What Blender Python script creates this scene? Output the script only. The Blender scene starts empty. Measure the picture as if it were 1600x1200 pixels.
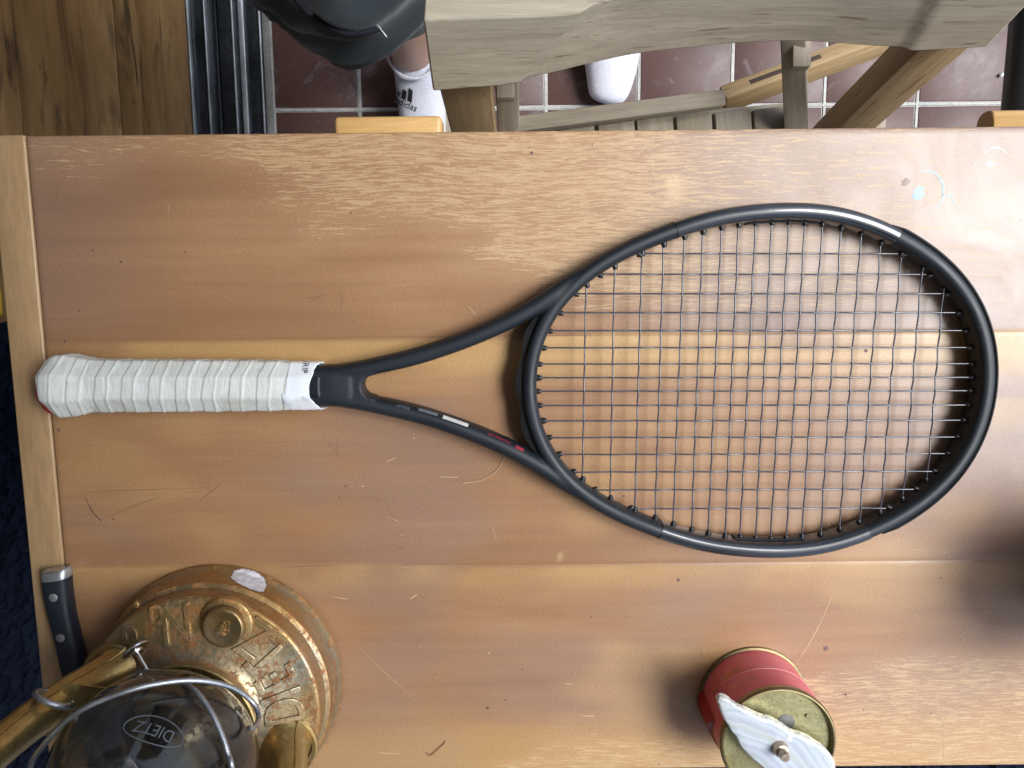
import bpy, bmesh, math, random
import numpy as np
from mathutils import Vector, Matrix, Quaternion
from mathutils.bvhtree import BVHTree
from mathutils import noise as mnoise
random.seed(7); np.random.seed(7)
PI = math.pi; R = math.radians
SC = bpy.context.scene

# ------------------------------------------------------------------ camera, sky, sun, exposure
FPX = 1202.0; TILT = R(7.7); ROLL = R(-0.55); CH = 1.301; TZ = 0.740
cam = bpy.data.cameras.new('camera'); cam.sensor_fit = 'HORIZONTAL'; cam.sensor_width = 36
cam.lens = FPX / 1600 * 36; cam.clip_start = 0.02; cam.clip_end = 200
camo = bpy.data.objects.new('camera', cam); SC.collection.objects.link(camo)
CM = Matrix.Rotation(-TILT, 3, 'X') @ Matrix.Rotation(ROLL, 3, 'Z')
camo.matrix_world = Matrix.Translation((0, 0, CH)) @ CM.to_4x4()
SC.camera = camo
SUN_EL, SUN_AZ = R(57), R(9)
w = bpy.data.worlds.new('World'); SC.world = w; w.use_nodes = True
wn = w.node_tree; wn.nodes.clear()
sky = wn.nodes.new('ShaderNodeTexSky'); sky.sky_type = 'NISHITA'; sky.sun_disc = False
sky.sun_elevation = SUN_EL; sky.sun_rotation = PI / 2 - SUN_AZ; sky.dust_density = 3.0; sky.ozone_density = 1.0
bg = wn.nodes.new('ShaderNodeBackground'); bg.inputs[1].default_value = 0.15
wo = wn.nodes.new('ShaderNodeOutputWorld')
wn.links.new(sky.outputs[0], bg.inputs[0]); wn.links.new(bg.outputs[0], wo.inputs[0])
sl = bpy.data.lights.new('sun', 'SUN'); sl.energy = 2.5; sl.angle = R(26); sl.color = (0.88, 0.95, 1.0)
slo = bpy.data.objects.new('sun', sl); SC.collection.objects.link(slo)
sd = Vector((math.cos(SUN_EL) * math.cos(SUN_AZ), math.cos(SUN_EL) * math.sin(SUN_AZ), math.sin(SUN_EL)))
slo.rotation_euler = sd.to_track_quat('Z', 'Y').to_euler(); slo.location = sd * 8
SC.view_settings.view_transform = 'Standard'; SC.view_settings.look = 'None'
SC.view_settings.exposure = 0.80; SC.view_settings.gamma = 1.0

def at(px, py, z):
    """point of the place that the photograph shows at (px,py) if it lies at height z"""
    d = CM @ Vector((px - 800, 600 - py, -FPX)); k = (z - CH) / d.z
    return Vector((0, 0, CH)) + d * k

# ------------------------------------------------------------------ node helpers
class NT:
    def __init__(s, name):
        s.m = bpy.data.materials.new(name); s.m.use_nodes = True; s.t = s.m.node_tree
        s.b = s.t.nodes['Principled BSDF']
    def n(s, t, **k):
        o = s.t.nodes.new(t)
        for a, b in k.items(): setattr(o, a, b)
        return o
    def l(s, a, b): s.t.links.new(a, b)
    def coord(s, scale=(1, 1, 1), rnd=True, rot=(0, 0, 0)):
        tc = s.n('ShaderNodeTexCoord'); mp = s.n('ShaderNodeMapping')
        mp.inputs['Scale'].default_value = scale; mp.inputs['Rotation'].default_value = rot
        s.l(tc.outputs['Object'], mp.inputs['Vector'])
        if rnd:
            oi = s.n('ShaderNodeObjectInfo'); ml = s.n('ShaderNodeMath', operation='MULTIPLY'); ml.inputs[1].default_value = 37.0
            s.l(oi.outputs['Random'], ml.inputs[0]); s.l(ml.outputs[0], mp.inputs['Location'])
        return mp.outputs[0]
    def noise(s, vec, scale=5, detail=4, rough=.55, dist=0):
        o = s.n('ShaderNodeTexNoise'); o.inputs['Scale'].default_value = scale; o.inputs['Detail'].default_value = detail
        o.inputs['Roughness'].default_value = rough; o.inputs['Distortion'].default_value = dist
        s.l(vec, o.inputs['Vector']); return o.outputs['Fac']
    def ramp(s, fac, stops, interp='LINEAR'):
        o = s.n('ShaderNodeValToRGB'); r = o.color_ramp; r.interpolation = interp
        while len(r.elements) < len(stops): r.elements.new(.5)
        for e, (p, c) in zip(r.elements, stops):
            e.position = p; e.color = (*c, 1) if hasattr(c, '__len__') else (c, c, c, 1)
        s.l(fac, o.inputs[0]); return o.outputs[0]
    def mix(s, fac, a, b, mode='MIX'):
        o = s.n('ShaderNodeMix', data_type='RGBA', blend_type=mode)
        for v, i in ((fac, 0), (a, 6), (b, 7)):
            if hasattr(v, 'links'): s.l(v, o.inputs[i])
            elif i == 0: o.inputs[0].default_value = v
            else: o.inputs[i].default_value = (*v, 1)
        return o.outputs[2]
    def math(s, op, a, b=None, clamp=False):
        o = s.n('ShaderNodeMath', operation=op); o.use_clamp = clamp
        for v, i in ((a, 0), (b, 1)):
            if v is None: continue
            if hasattr(v, 'links'): s.l(v, o.inputs[i])
            else: o.inputs[i].default_value = v
        return o.outputs[0]
    def attr(s, name):
        o = s.n('ShaderNodeAttribute'); o.attribute_name = name; return o.outputs['Fac']
    def bump(s, h, strength=.3, dist=.001):
        o = s.n('ShaderNodeBump'); o.inputs['Strength'].default_value = strength; o.inputs['Distance'].default_value = dist
        s.l(h, o.inputs['Height']); s.l(o.outputs[0], s.b.inputs['Normal'])
    def set(s, **k):
        for a, v in k.items():
            i = s.b.inputs[a.replace('_', ' ')]
            if hasattr(v, 'links'): s.l(v, i)
            elif hasattr(v, '__len__'): i.default_value = (*v, 1)
            else: i.default_value = v
        return s.m

def plain(name, col, rough=.5, metal=0, var=.12, nscale=300, bump=.15, coat=0, **k):
    t = NT(name); v = t.coord()
    f = t.noise(v, nscale, 5, .6); g = t.noise(v, nscale * .08, 3)
    c = t.mix(1.0, col, t.ramp(f, [(.3, 1 - var), (.7, 1 + var)]), 'MULTIPLY')
    c = t.mix(1.0, c, t.ramp(g, [(.3, 1 - var), (.7, 1 + var)]), 'MULTIPLY')
    t.bump(f, bump, .0005)
    rr = t.ramp(g, [(.3, max(0, rough - .08)), (.7, min(1, rough + .08))])
    return t.set(Base_Color=c, Roughness=rr, Metallic=metal, Coat_Weight=coat, **k)

def wood(name, stops, stretch=(6, 90, 90), scale=1.0, rough=.45, coat=0, bump=.25, fleck=None, coarse=(3, 25, 25)):
    t = NT(name); v = t.coord(stretch); v2 = t.coord(coarse)
    f = t.noise(v, scale, 6, .6, .3); g = t.noise(v2, scale, 4, .5, .8)
    m = t.mix(.45, t.ramp(f, [(.25, 0.0), (.75, 1.0)]), t.ramp(g, [(.25, 0.0), (.75, 1.0)]))
    c = t.ramp(m, stops)
    fine = t.noise(t.coord((stretch[0] * 4, stretch[1] * 8, stretch[2] * 8)), 1, 3)
    c = t.mix(1.0, c, t.ramp(fine, [(.3, .86), (.7, 1.1)]), 'MULTIPLY')
    if fleck:
        k = t.noise(t.coord((stretch[0] * 2, stretch[1] * 1.4, stretch[2] * 1.4)), 1, 2)
        c = t.mix(t.ramp(k, [(.66, 0.0), (.72, .7)]), c, fleck)
    t.bump(f, bump, .0006)
    return t.set(Base_Color=c, Roughness=rough, Coat_Weight=coat, Coat_Roughness=.3)

# ------------------------------------------------------------------ object helpers
def link(o): SC.collection.objects.link(o); return o
def put(o, parent):
    if parent is not None:
        o.parent = parent
    return o
def thing(name, label, cat, loc=(0, 0, 0), rot=(0, 0, 0), group=None):
    o = link(bpy.data.objects.new(name, None)); o.location = loc; o.rotation_euler = rot; o.empty_display_size = .05
    return tag(o, label, cat, group)
def tag(o, label, cat, group=None):
    o['label'] = label; o['category'] = cat
    if group: o['group'] = group
    return o
def inv(parent):
    return parent.matrix_basis.inverted() if parent else Matrix.Identity(4)
def mesh(name, verts, faces, mat, parent=None, smooth=True, local=False, sharp=None):
    """local=False: verts are world coordinates and are brought into the parent's space"""
    me = bpy.data.meshes.new(name)
    if parent and not local:
        M = inv(parent); verts = [M @ Vector(v) for v in verts]
    me.from_pydata([tuple(v) for v in verts], [], faces); me.update()
    if smooth:
        me.polygons.foreach_set('use_smooth', [True] * len(me.polygons))
        if sharp: me.set_sharp_from_angle(angle=R(sharp))
    if mat: me.materials.append(mat)
    o = link(bpy.data.objects.new(name, me)); o.parent = parent
    return o
def from_bm(name, bm, mat, parent=None, smooth=True, local=False, sharp=35):
    me = bpy.data.meshes.new(name)
    if parent and not local: bm.transform(inv(parent))
    bmesh.ops.recalc_face_normals(bm, faces=bm.faces)
    bm.to_mesh(me); bm.free()
    if smooth:
        me.polygons.foreach_set('use_smooth', [True] * len(me.polygons))
        if sharp: me.set_sharp_from_angle(angle=R(sharp))
    if mat: me.materials.append(mat)
    o = link(bpy.data.objects.new(name, me)); o.parent = parent
    return o
def box_bm(x0, x1, y0, y1, z0, z1, bev=0, seg=2):
    bm = bmesh.new(); bmesh.ops.create_cube(bm, size=1)
    bmesh.ops.scale(bm, vec=(x1 - x0, y1 - y0, z1 - z0), verts=bm.verts)
    bmesh.ops.translate(bm, vec=((x0 + x1) / 2, (y0 + y1) / 2, (z0 + z1) / 2), verts=bm.verts)
    if bev: bmesh.ops.bevel(bm, geom=bm.edges[:], offset=bev, segments=seg, affect='EDGES', profile=.5)
    return bm
def box(name, x0, x1, y0, y1, z0, z1, mat, parent=None, bev=.001, seg=2):
    return from_bm(name, box_bm(x0, x1, y0, y1, z0, z1, bev, seg), mat, parent)
def frame_mat(p0, p1, up=(0, 0, 1)):
    p0, p1 = Vector(p0), Vector(p1); x = (p1 - p0).normalized(); up = Vector(up)
    y = up.cross(x).normalized(); z = x.cross(y)
    return Matrix(((x.x, y.x, z.x, p0.x), (x.y, y.y, z.y, p0.y), (x.z, y.z, z.z, p0.z), (0, 0, 0, 1)))
def beam(name, p0, p1, wd, ht, mat, parent=None, up=(0, 0, 1), bev=.002):
    """wood piece with its own axes: local X along it, centred on the line"""
    L = (Vector(p1) - Vector(p0)).length
    bm = box_bm(0, L, -wd / 2, wd / 2, -ht / 2, ht / 2, bev)
    o = from_bm(name, bm, mat, None, local=True)
    M = frame_mat(p0, p1, up)
    o.parent = parent; o.matrix_basis = inv(parent) @ M
    return o
def lathe(name, prof, c, mat, parent=None, seg=64, close=False, sharp=40, axis=None):
    vs = []; fs = []; n = len(prof)
    for i in range(seg):
        a = 2 * PI * i / seg
        for r, z in prof: vs.append(Vector((c[0] + r * math.cos(a), c[1] + r * math.sin(a), c[2] + z)))
    for i in range(seg):
        j = (i + 1) % seg
        for k in range(n - 1): fs.append((i * n + k, j * n + k, j * n + k + 1, i * n + k + 1))
    if axis: vs = [axis @ v for v in vs]
    o = mesh(name, vs, fs, mat, parent, True)
    bm = bmesh.new(); bm.from_mesh(o.data); bmesh.ops.remove_doubles(bm, verts=bm.verts, dist=1e-6)
    bmesh.ops.dissolve_degenerate(bm, edges=bm.edges, dist=1e-7)
    bmesh.ops.recalc_face_normals(bm, faces=bm.faces); bm.to_mesh(o.data); bm.free()
    o.data.polygons.foreach_set('use_smooth', [True] * len(o.data.polygons)); o.data.set_sharp_from_angle(angle=R(sharp))
    return o
def catmull(pts, sub=8, closed=False):
    P = [Vector(p) for p in pts]; n = len(P); out = []
    rng = n if closed else n - 1
    for i in range(rng):
        p1, p2 = P[i % n], P[(i + 1) % n]
        p0 = P[(i - 1) % n] if closed or i > 0 else p1 * 2 - p2
        p3 = P[(i + 2) % n] if closed or i + 2 < n else p2 * 2 - p1
        for k in range(sub):
            t = k / sub
            out.append(.5 * ((2 * p1) + (p2 - p0) * t + (2 * p0 - 5 * p1 + 4 * p2 - p3) * t * t + (3 * p1 - p0 - 3 * p2 + p3) * t ** 3))
    if not closed: out.append(P[-1])
    return out
def tube_geo(pts, r, seg=8, up=Vector((0, 0, 1)), cap=True):
    pts = [Vector(p) for p in pts]; n = len(pts); vs = []; fs = []
    for i, p in enumerate(pts):
        t = (pts[min(i + 1, n - 1)] - pts[max(i - 1, 0)]).normalized()
        u = up if abs(t.dot(up)) < .98 else Vector((1, 0, 0))
        a = u.cross(t).normalized(); b = t.cross(a)
        rr = r[i] if hasattr(r, '__len__') else r
        for k in range(seg):
            an = 2 * PI * k / seg; vs.append(p + a * math.cos(an) * rr + b * math.sin(an) * rr)
    for i in range(n - 1):
        for k in range(seg):
            m = (k + 1) % seg; fs.append((i * seg + k, i * seg + m, (i + 1) * seg + m, (i + 1) * seg + k))
    if cap: fs.append(tuple(range(seg))[::-1]); fs.append(tuple((n - 1) * seg + k for k in range(seg)))
    return vs, fs
def tube(name, pts, r, mat, parent=None, seg=8, local=False, sharp=50, **k):
    vs, fs = tube_geo(pts, r, seg, **k); return mesh(name, vs, fs, mat, parent, True, local, sharp)
def text_mesh(s, size, ext=0.0, bev=0.0, res=3):
    cu = bpy.data.curves.new('t', 'FONT'); cu.body = s; cu.size = size; cu.extrude = ext; cu.bevel_depth = bev
    cu.resolution_u = res; cu.align_x = 'CENTER'; cu.align_y = 'CENTER'
    o = bpy.data.objects.new('t', cu); SC.collection.objects.link(o)
    dg = bpy.context.evaluated_depsgraph_get(); dg.update()
    me = bpy.data.meshes.new_from_object(o.evaluated_get(dg)); bpy.data.objects.remove(o)
    bm = bmesh.new(); bm.from_mesh(me); bpy.data.meshes.remove(me)
    bmesh.ops.triangulate(bm, faces=[f for f in bm.faces if len(f.verts) > 4])
    return bm
def text_on(name, s, size, fn, mat, parent, ext=0.0, bev=0.0, sub=False, local=False, scale=(1, 1)):
    bm = text_mesh(s, size, ext, bev)
    if sub: bmesh.ops.subdivide_edges(bm, edges=[e for e in bm.edges if e.calc_length() > size * .15], cuts=1)
    for v in bm.verts: v.co = fn(v.co.x * scale[0], v.co.y * scale[1], v.co.z)
    return from_bm(name, bm, mat, parent, local=local)
def bvh(o):
    dg = bpy.context.evaluated_depsgraph_get(); dg.update()
    e = o.evaluated_get(dg); me = e.to_mesh(); bm = bmesh.new(); bm.from_mesh(me); bm.transform(o.matrix_world)
    t = BVHTree.FromBMesh(bm); bm.free(); e.to_mesh_clear(); return t
def remesh(o, voxel, smooth_it=8, fac=.5):
    m = o.modifiers.new('r', 'REMESH'); m.mode = 'VOXEL'; m.voxel_size = voxel; m.use_smooth_shade = True
    s = o.modifiers.new('s', 'SMOOTH'); s.iterations = smooth_it; s.factor = fac
    dg = bpy.context.evaluated_depsgraph_get(); dg.update()
    me = bpy.data.meshes.new_from_object(o.evaluated_get(dg)); old = o.data; o.modifiers.clear(); o.data = me
    if not me.materials and old.materials: me.materials.append(old.materials[0])
    me.polygons.foreach_set('use_smooth', [True] * len(me.polygons)); bpy.data.meshes.remove(old)
    return o
def struct(o): o['kind'] = 'structure'; return o

# ------------------------------------------------------------------ materials
def table_material():
    t = NT('tabletop_veneer')
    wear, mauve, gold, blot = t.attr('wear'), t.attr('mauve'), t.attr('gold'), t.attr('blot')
    v = t.coord((1, 1, 1), rnd=False)
    lo = t.noise(t.coord((3, 16, 16), False), 1, 4, .6, .5)
    mid = t.noise(t.coord((7, 110, 110), False), 1, 5, .65, .4)
    fine = t.noise(t.coord((60, 900, 900), False), 1, 3, .6)
    c = t.ramp(lo, [(.3, (.262, .135, .063)), (.5, (.315, .168, .079)), (.72, (.365, .206, .099))])
    c = t.mix(t.ramp(mid, [(.38, 0.0), (.74, .46)]), c, (.21, .098, .05))
    c = t.mix(t.math('MULTIPLY', mauve, .85), c, (.198, .150, .140))  # mauve tone; its right part paints in the lavender sky sheen
    c = t.mix(t.math('MULTIPLY', gold, .8), c, (.50, .305, .118))
    # ray flecks that show where the finish has worn off
    wob = t.noise(t.coord((9, 9, 9), False), 1, 2)
    va = t.n('ShaderNodeVectorMath', operation='ADD'); cb = t.n('ShaderNodeCombineXYZ')
    t.l(t.math('MULTIPLY', wob, .016), cb.inputs[1]); t.l(v, va.inputs[0]); t.l(cb.outputs[0], va.inputs[1])
    mp = t.n('ShaderNodeMapping'); mp.inputs['Scale'].default_value = (52, 740, 1); t.l(va.outputs[0], mp.inputs['Vector'])
    st = t.noise(mp.outputs[0], 1, 2, .5, .5)
    mp2 = t.n('ShaderNodeMapping'); mp2.inputs['Scale'].default_value = (90, 1050, 1); t.l(va.outputs[0], mp2.inputs['Vector'])
    st2 = t.noise(mp2.outputs[0], 1, 2, .5, .3)
    thr = t.math('SUBTRACT', .80, t.math('MULTIPLY', wear, .32))
    k = t.math('MULTIPLY', t.math('SUBTRACT', st, thr), 14, clamp=True)
    k2 = t.math('MULTIPLY', t.math('SUBTRACT', st2, t.math('ADD', thr, .02)), 14, clamp=True)
    k = t.math('MAXIMUM', k, t.math('MULTIPLY', k2, .8))
    c = t.mix(t.math('MULTIPLY', k, .60), c, (.54, .38, .205))
    c = t.mix(t.math('MULTIPLY', wear, .25), c, (.46, .30, .165))
    c = t.mix(t.math('MULTIPLY', blot, .8), c, (.56, .40, .22))
    c = t.mix(1.0, c, t.ramp(t.noise(t.coord((420, 1100, 900), False), 1, 4, .7), [(.3, .82), (.7, 1.15)]), 'MULTIPLY')
    # pores and dirt specks
    vo = t.n('ShaderNodeTexVoronoi'); vo.inputs['Scale'].default_value = 75; t.l(v, vo.inputs['Vector'])
    rs = t.n('ShaderNodeSeparateColor'); t.l(vo.outputs['Color'], rs.inputs[0])
    dot = t.math('MULTIPLY', t.math('LESS_THAN', vo.outputs['Distance'], .055), t.math('GREATER_THAN', rs.outputs[0], .86))
    c = t.mix(t.math('MULTIPLY', dot, .75), c, (.05, .03, .025))
    dot2 = t.math('MULTIPLY', t.math('LESS_THAN', vo.outputs['Distance'], .05), t.math('LESS_THAN', rs.outputs[0], .10))
    c = t.mix(t.math('MULTIPLY', dot2, .8), c, (.62, .45, .30))
    t.bump(t.math('ADD', mid, t.math('MULTIPLY', fine, .6)), .12, .0004)
    smudge = t.noise(v, 14, 4, .6, 1.0)
    ro = t.math('ADD', t.ramp(smudge, [(.3, .36), (.7, .5)]), t.math('MULTIPLY', k, .1))
    return t.set(Base_Color=c, Roughness=ro, Specular_IOR_Level=.45, Coat_Weight=.2, Coat_Roughness=.38)
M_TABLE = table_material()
M_EDGE = wood('light_beech', [(0, (.30, .18, .085)), (.5, (.39, .25, .125)), (1, (.47, .32, .17))], (70, 6, 70), rough=.42, coat=.15, coarse=(22, 2.5, 22))
M_BEECH = wood('orange_beech', [(0, (.44, .235, .08)), (.5, (.56, .33, .12)), (1, (.64, .41, .18))], (14, 160, 160), rough=.4, coat=.2)
M_TEAK = wood('weathered_teak', [(0, (.19, .16, .115)), (.45, (.33, .285, .21)), (1, (.45, .40, .30))], (9, 170, 170), rough=.68, fleck=(.13, .085, .05), bump=.5, coarse=(4, 30, 30))
M_TEAK2 = wood('brown_teak', [(0, (.17, .10, .045)), (.5, (.32, .215, .105)), (1, (.44, .32, .17))], (9, 190, 190), rough=.62, fleck=(.1, .05, .02), bump=.5)
M_TEAKG = wood('grey_teak', [(0, (.19, .155, .11)), (.5, (.30, .25, .18)), (1, (.43, .385, .295))], (9, 170, 170), rough=.7, bump=.5)
M_STEEL = plain('galvanised_wire', (.36, .38, .41), .38, .9, .15, 900, .5)
M_CHROME = plain('polished_steel', (.75, .74, .72), .18, 1, .04, 400, .05)
M_ALU = plain('dull_aluminium', (.50, .53, .57), .38, .8, .2, 300, .3)
M_ALUD = plain('dark_track_metal', (.03, .034, .04), .38, .6, .4, 120, .35)

def racket_paint():
    t = NT('matte_black_lacquer'); v = t.coord((1, 1, 1), False)
    f = t.noise(v, 900, 3); g = t.noise(v, 25, 4, .6)
    c = t.ramp(g, [(.3, (.0065, .0095, .0135)), (.7, (.0105, .0145, .0200))])
    vo = t.n('ShaderNodeTexVoronoi'); vo.inputs['Scale'].default_value = 180; t.l(v, vo.inputs['Vector'])
    rs = t.n('ShaderNodeSeparateColor'); t.l(vo.outputs['Color'], rs.inputs[0])
    d = t.math('MULTIPLY', t.math('LESS_THAN', vo.outputs['Distance'], .10), t.math('GREATER_THAN', rs.outputs[0], .965))
    c = t.mix(t.math('MULTIPLY', d, .5), c, (.25, .27, .28))
    t.bump(f, .1, .0002)
    return t.set(Base_Color=c, Roughness=t.ramp(g, [(.3, .44), (.7, .56)]), Specular_IOR_Level=.42)
M_RACK = racket_paint()
M_GLOSS = plain('glossy_black_wrap', (.012, .015, .020), .28, 0, .2, 60, .1, coat=.6)
M_RUB = plain('black_nylon', (.009, .0095, .011), .42, 0, .2, 500, .2)
M_STRING = plain('dark_polyester_string', (.05, .052, .068), .24, 0, .1, 800, .05, Specular_IOR_Level=.8)
M_RED = plain('red_rubber_cap', (.42, .012, .02), .4, 0, .1, 200, .1)
def grip_mat():
    t = NT('white_overgrip'); v = t.coord((1, 1, 1), False)
    f = t.noise(t.coord((260, 60, 60), False), 1, 5, .65, 1.2); g = t.noise(v, 28, 4, .6, .6); h = t.noise(v, 900, 2)
    c = t.ramp(g, [(.25, (.50, .50, .43)), (.48, (.61, .63, .59)), (.7, (.65, .68, .65))])
    c = t.mix(1.0, c, t.ramp(f, [(.25, .88), (.7, 1.04)]), 'MULTIPLY')
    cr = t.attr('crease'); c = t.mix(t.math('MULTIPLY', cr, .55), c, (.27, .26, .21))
    t.bump(t.math('ADD', f, t.math('MULTIPLY', h, .35)), .55, .0009)
    return t.set(Base_Color=c, Roughness=.5, Specular_IOR_Level=.4)
M_GRIP = grip_mat()
M_TAPE = plain('white_finishing_tape', (.74, .77, .80), .27, 0, .04, 60, .35, coat=.2)
M_INK = plain('black_print', (.02, .02, .022), .5)
M_RED_PRINT = plain('red_print', (.28, .03, .04), .4)
M_GREY_PRINT = plain('grey_print', (.12, .135, .15), .4)
M_WHITE_PRINT = plain('white_sticker', (.50, .48, .46), .45, var=.15, nscale=500)

def rusty(name, tin, brass, rust, rust_amt=.56, bs=9, rough=.42, ridges=False):
    t = NT(name); v = t.coord((1, 1, 1), False)
    a = t.noise(v, bs, 5, .62, .6); b = t.noise(v, 85, 7, .72, .3); d = t.noise(v, 320, 4, .6); e = t.noise(v, 700, 3, .6)
    c = t.mix(t.ramp(a, [(.38, 0.0), (.62, 1.0)]), tin, brass)
    c = t.mix(t.ramp(d, [(.3, .0), (.75, .4)]), c, tuple(x * .45 for x in brass))
    mk = t.ramp(t.math('ADD', t.math('MULTIPLY', b, .75), t.math('MULTIPLY', d, .25)), [(rust_amt, 0.0), (rust_amt + .07, .92)])
    c = t.mix(mk, c, t.mix(t.ramp(d, [(.4, 0.0), (.6, 1.0)]), rust, tuple(x * 2.4 for x in rust)))
    c = t.mix(t.ramp(t.math('ADD', t.math('MULTIPLY', e, .6), t.math('MULTIPLY', b, .4)), [(.60, 0.0), (.64, .7)]), c, (.035, .022, .012))
    if ridges:
        tc = t.n('ShaderNodeTexCoord'); sp = t.n('ShaderNodeSeparateXYZ'); t.l(tc.outputs['Object'], sp.inputs[0])
        rad = t.math('SQRT', t.math('ADD', t.math('MULTIPLY', sp.outputs[0], sp.outputs[0]), t.math('MULTIPLY', sp.outputs[1], sp.outputs[1])))
        rr = t.math('ADD', rad, t.math('MULTIPLY', t.math('SUBTRACT', b, .5), .006))
        for r0, wdt in ((.0880, .0022), (.0925, .0018), (.0838, .0012), (.0425, .003)):
            q = t.math('SUBTRACT', 1.0, t.math('DIVIDE', t.math('ABSOLUTE', t.math('SUBTRACT', rr, r0)), wdt), clamp=True)
            c = t.mix(t.math('MULTIPLY', q, .6), c, (.42, .20, .06))
        t.bump(t.math('ADD', t.math('MULTIPLY', mk, .5), d), .4, .0005)
    else: t.bump(t.math('ADD', t.math('MULTIPLY', mk, .5), d), .4, .0006)
    met = t.math('SUBTRACT', .82, t.math('MULTIPLY', mk, .75))
    ro = t.math('ADD', t.math('MULTIPLY', mk, .35), t.ramp(b, [(.3, rough - .1), (.7, rough + .08)]))
    return t.set(Base_Color=c, Metallic=met, Roughness=ro)
M_FOUNT = rusty('rusty_tinned_brass', (.35, .335, .26), (.41, .28, .12), (.105, .042, .011), .50, 12, .44, True)
M_BRASS = rusty('tarnished_brass', (.50, .38, .16), (.38, .25, .09), (.24, .08, .02), .60, 22, .34)
M_CAP = rusty('worn_brass_cap', (.27, .21, .13), (.36, .23, .08), (.30, .13, .03), .60, 60, .4)
M_LID = rusty('dull_brass_lid', (.36, .33, .17), (.31, .275, .13), (.06, .05, .035), .60, 90, .42)
M_RIM = plain('brass_rim', (.21, .165, .085), .5, .9, .2, 300, .2)
def glass_mat():
    t = NT('smoky_glass'); v = t.coord((1, 1, 1), False)
    f = t.noise(v, 60, 5, .7); g = t.noise(v, 12, 3)
    dirt = t.mix(1.0, t.ramp(f, [(.4, .0), (.75, .5)]), t.ramp(g, [(.3, .3), (.7, 1.0)]), 'MULTIPLY')
    t.set(Base_Color=(.50, .51, .53), Roughness=.05, Transmission_Weight=1.0, IOR=1.45)
    tr = t.n('ShaderNodeBsdfDiffuse'); tr.inputs[0].default_value = (.075, .075, .078, 1)
    mx = t.n('ShaderNodeMixShader'); out = t.t.nodes['Material Output']
    t.l(t.math('ADD', t.math('MULTIPLY', dirt, .55), .04), mx.inputs[0]); t.l(t.b.outputs[0], mx.inputs[1]); t.l(tr.outputs[0], mx.inputs[2])
    t.l(mx.outputs[0], out.inputs[0])
    return t.m
M_GLASS = glass_mat()
M_ETCH = plain('frosted_glass_print', (.075, .09, .105), .6)
def can_mat():
    t = NT('faded_red_paper'); v = t.coord((1, 1, 1), False)
    f = t.noise(t.coord((60, 60, 900), False), 1, 4); g = t.noise(v, 30, 5, .65)
    c = t.ramp(g, [(.3, (.58, .085, .11)), (.7, (.70, .16, .19))])
    c = t.mix(t.ramp(f, [(.55, 0.0), (.75, .35)]), c, (.60, .22, .20))
    c = t.mix(t.ramp(t.noise(v, 120, 4, .7), [(.66, 0.0), (.72, .6)]), c, (.42, .25, .07))
    t.bump(f, .2, .0003)
    return t.set(Base_Color=c, Roughness=.42, Specular_IOR_Level=.5)
M_CAN = can_mat()
M_FLAP = plain('dark_red_paper', (.30, .01, .012), .5)
M_GOLD = plain('faded_gold_print', (.50, .30, .08), .4, .3, .3, 700)
def agate_mat():
    t = NT('banded_agate'); tc = t.n('ShaderNodeTexCoord'); sp = t.n('ShaderNodeSeparateXYZ'); t.l(tc.outputs['Object'], sp.inputs[0])
    n = t.noise(tc.outputs['Object'], 40, 3, .5)
    e = t.attr('edge'); band = t.attr('band')
    q = t.math('ADD', band, t.math('MULTIPLY', n, .34))
    wv = t.math('FRACT', t.math('MULTIPLY', q, 2.1))
    c = t.ramp(wv, [(0, (.37, .41, .45)), (.18, (.45, .49, .53)), (.36, (.33, .37, .40)), (.5, (.40, .44, .49)), (.7, (.36, .38, .44)), (.86, (.46, .50, .54)), (1, (.37, .41, .45))])
    fine = t.math('FRACT', t.math('MULTIPLY', q, 11.0))
    c = t.mix(t.ramp(fine, [(.4, 0.0), (.5, .35), (.6, 0.0)]), c, (.20, .23, .24))
    c = t.mix(t.ramp(t.math('ABSOLUTE', t.math('SUBTRACT', band, .5)), [(.0, .35), (.10, 0.0)]), c, (.52, .52, .40))
    c = t.mix(t.math('MULTIPLY', e, .9), c, t.ramp(t.noise(tc.outputs['Object'], 500, 4), [(.35, (.38, .36, .30)), (.6, (.80, .80, .76))]))
    t.bump(t.math('MULTIPLY', t.noise(tc.outputs['Object'], 700, 3), e), .8, .001)
    return t.set(Base_Color=c, Roughness=.2, Subsurface_Weight=.12, Subsurface_Scale=.004, Coat_Weight=.4)
M_AGATE = agate_mat()
M_KNIFE = plain('black_knife_handle', (.008, .012, .02), .5, 0, .15, 300, .1)
def tile_mat():
    t = NT('quarry_tile'); v = t.coord((1, 1, 1))
    g = t.noise(v, 9, 4, .6); f = t.noise(v, 260, 4, .6); s = t.noise(v, 28, 5, .7, .6)
    c = t.ramp(g, [(.3, (.068, .033, .027)), (.7, (.102, .051, .043))])
    c = t.mix(1.0, c, t.ramp(f, [(.3, .9), (.7, 1.1)]), 'MULTIPLY')
    c = t.mix(t.ramp(s, [(.56, 0.0), (.70, .45)]), c, (.25, .22, .22))
    c = t.mix(t.ramp(t.noise(v, 40, 3), [(.68, 0.0), (.72, .5)]), c, (.05, .05, .06))
    t.bump(t.noise(v, 45, 3), .05, .001)
    return t.set(Base_Color=c, Roughness=t.ramp(s, [(.4, .42), (.7, .55)]), Specular_IOR_Level=.4)
M_TILE = tile_mat()
M_GROUT = plain('pale_grout', (.42, .41, .38), .85, 0, .25, 350, .8)
M_SEAL = plain('grey_sealant', (.20, .195, .175), .85, 0, .25, 250, .7)
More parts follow.
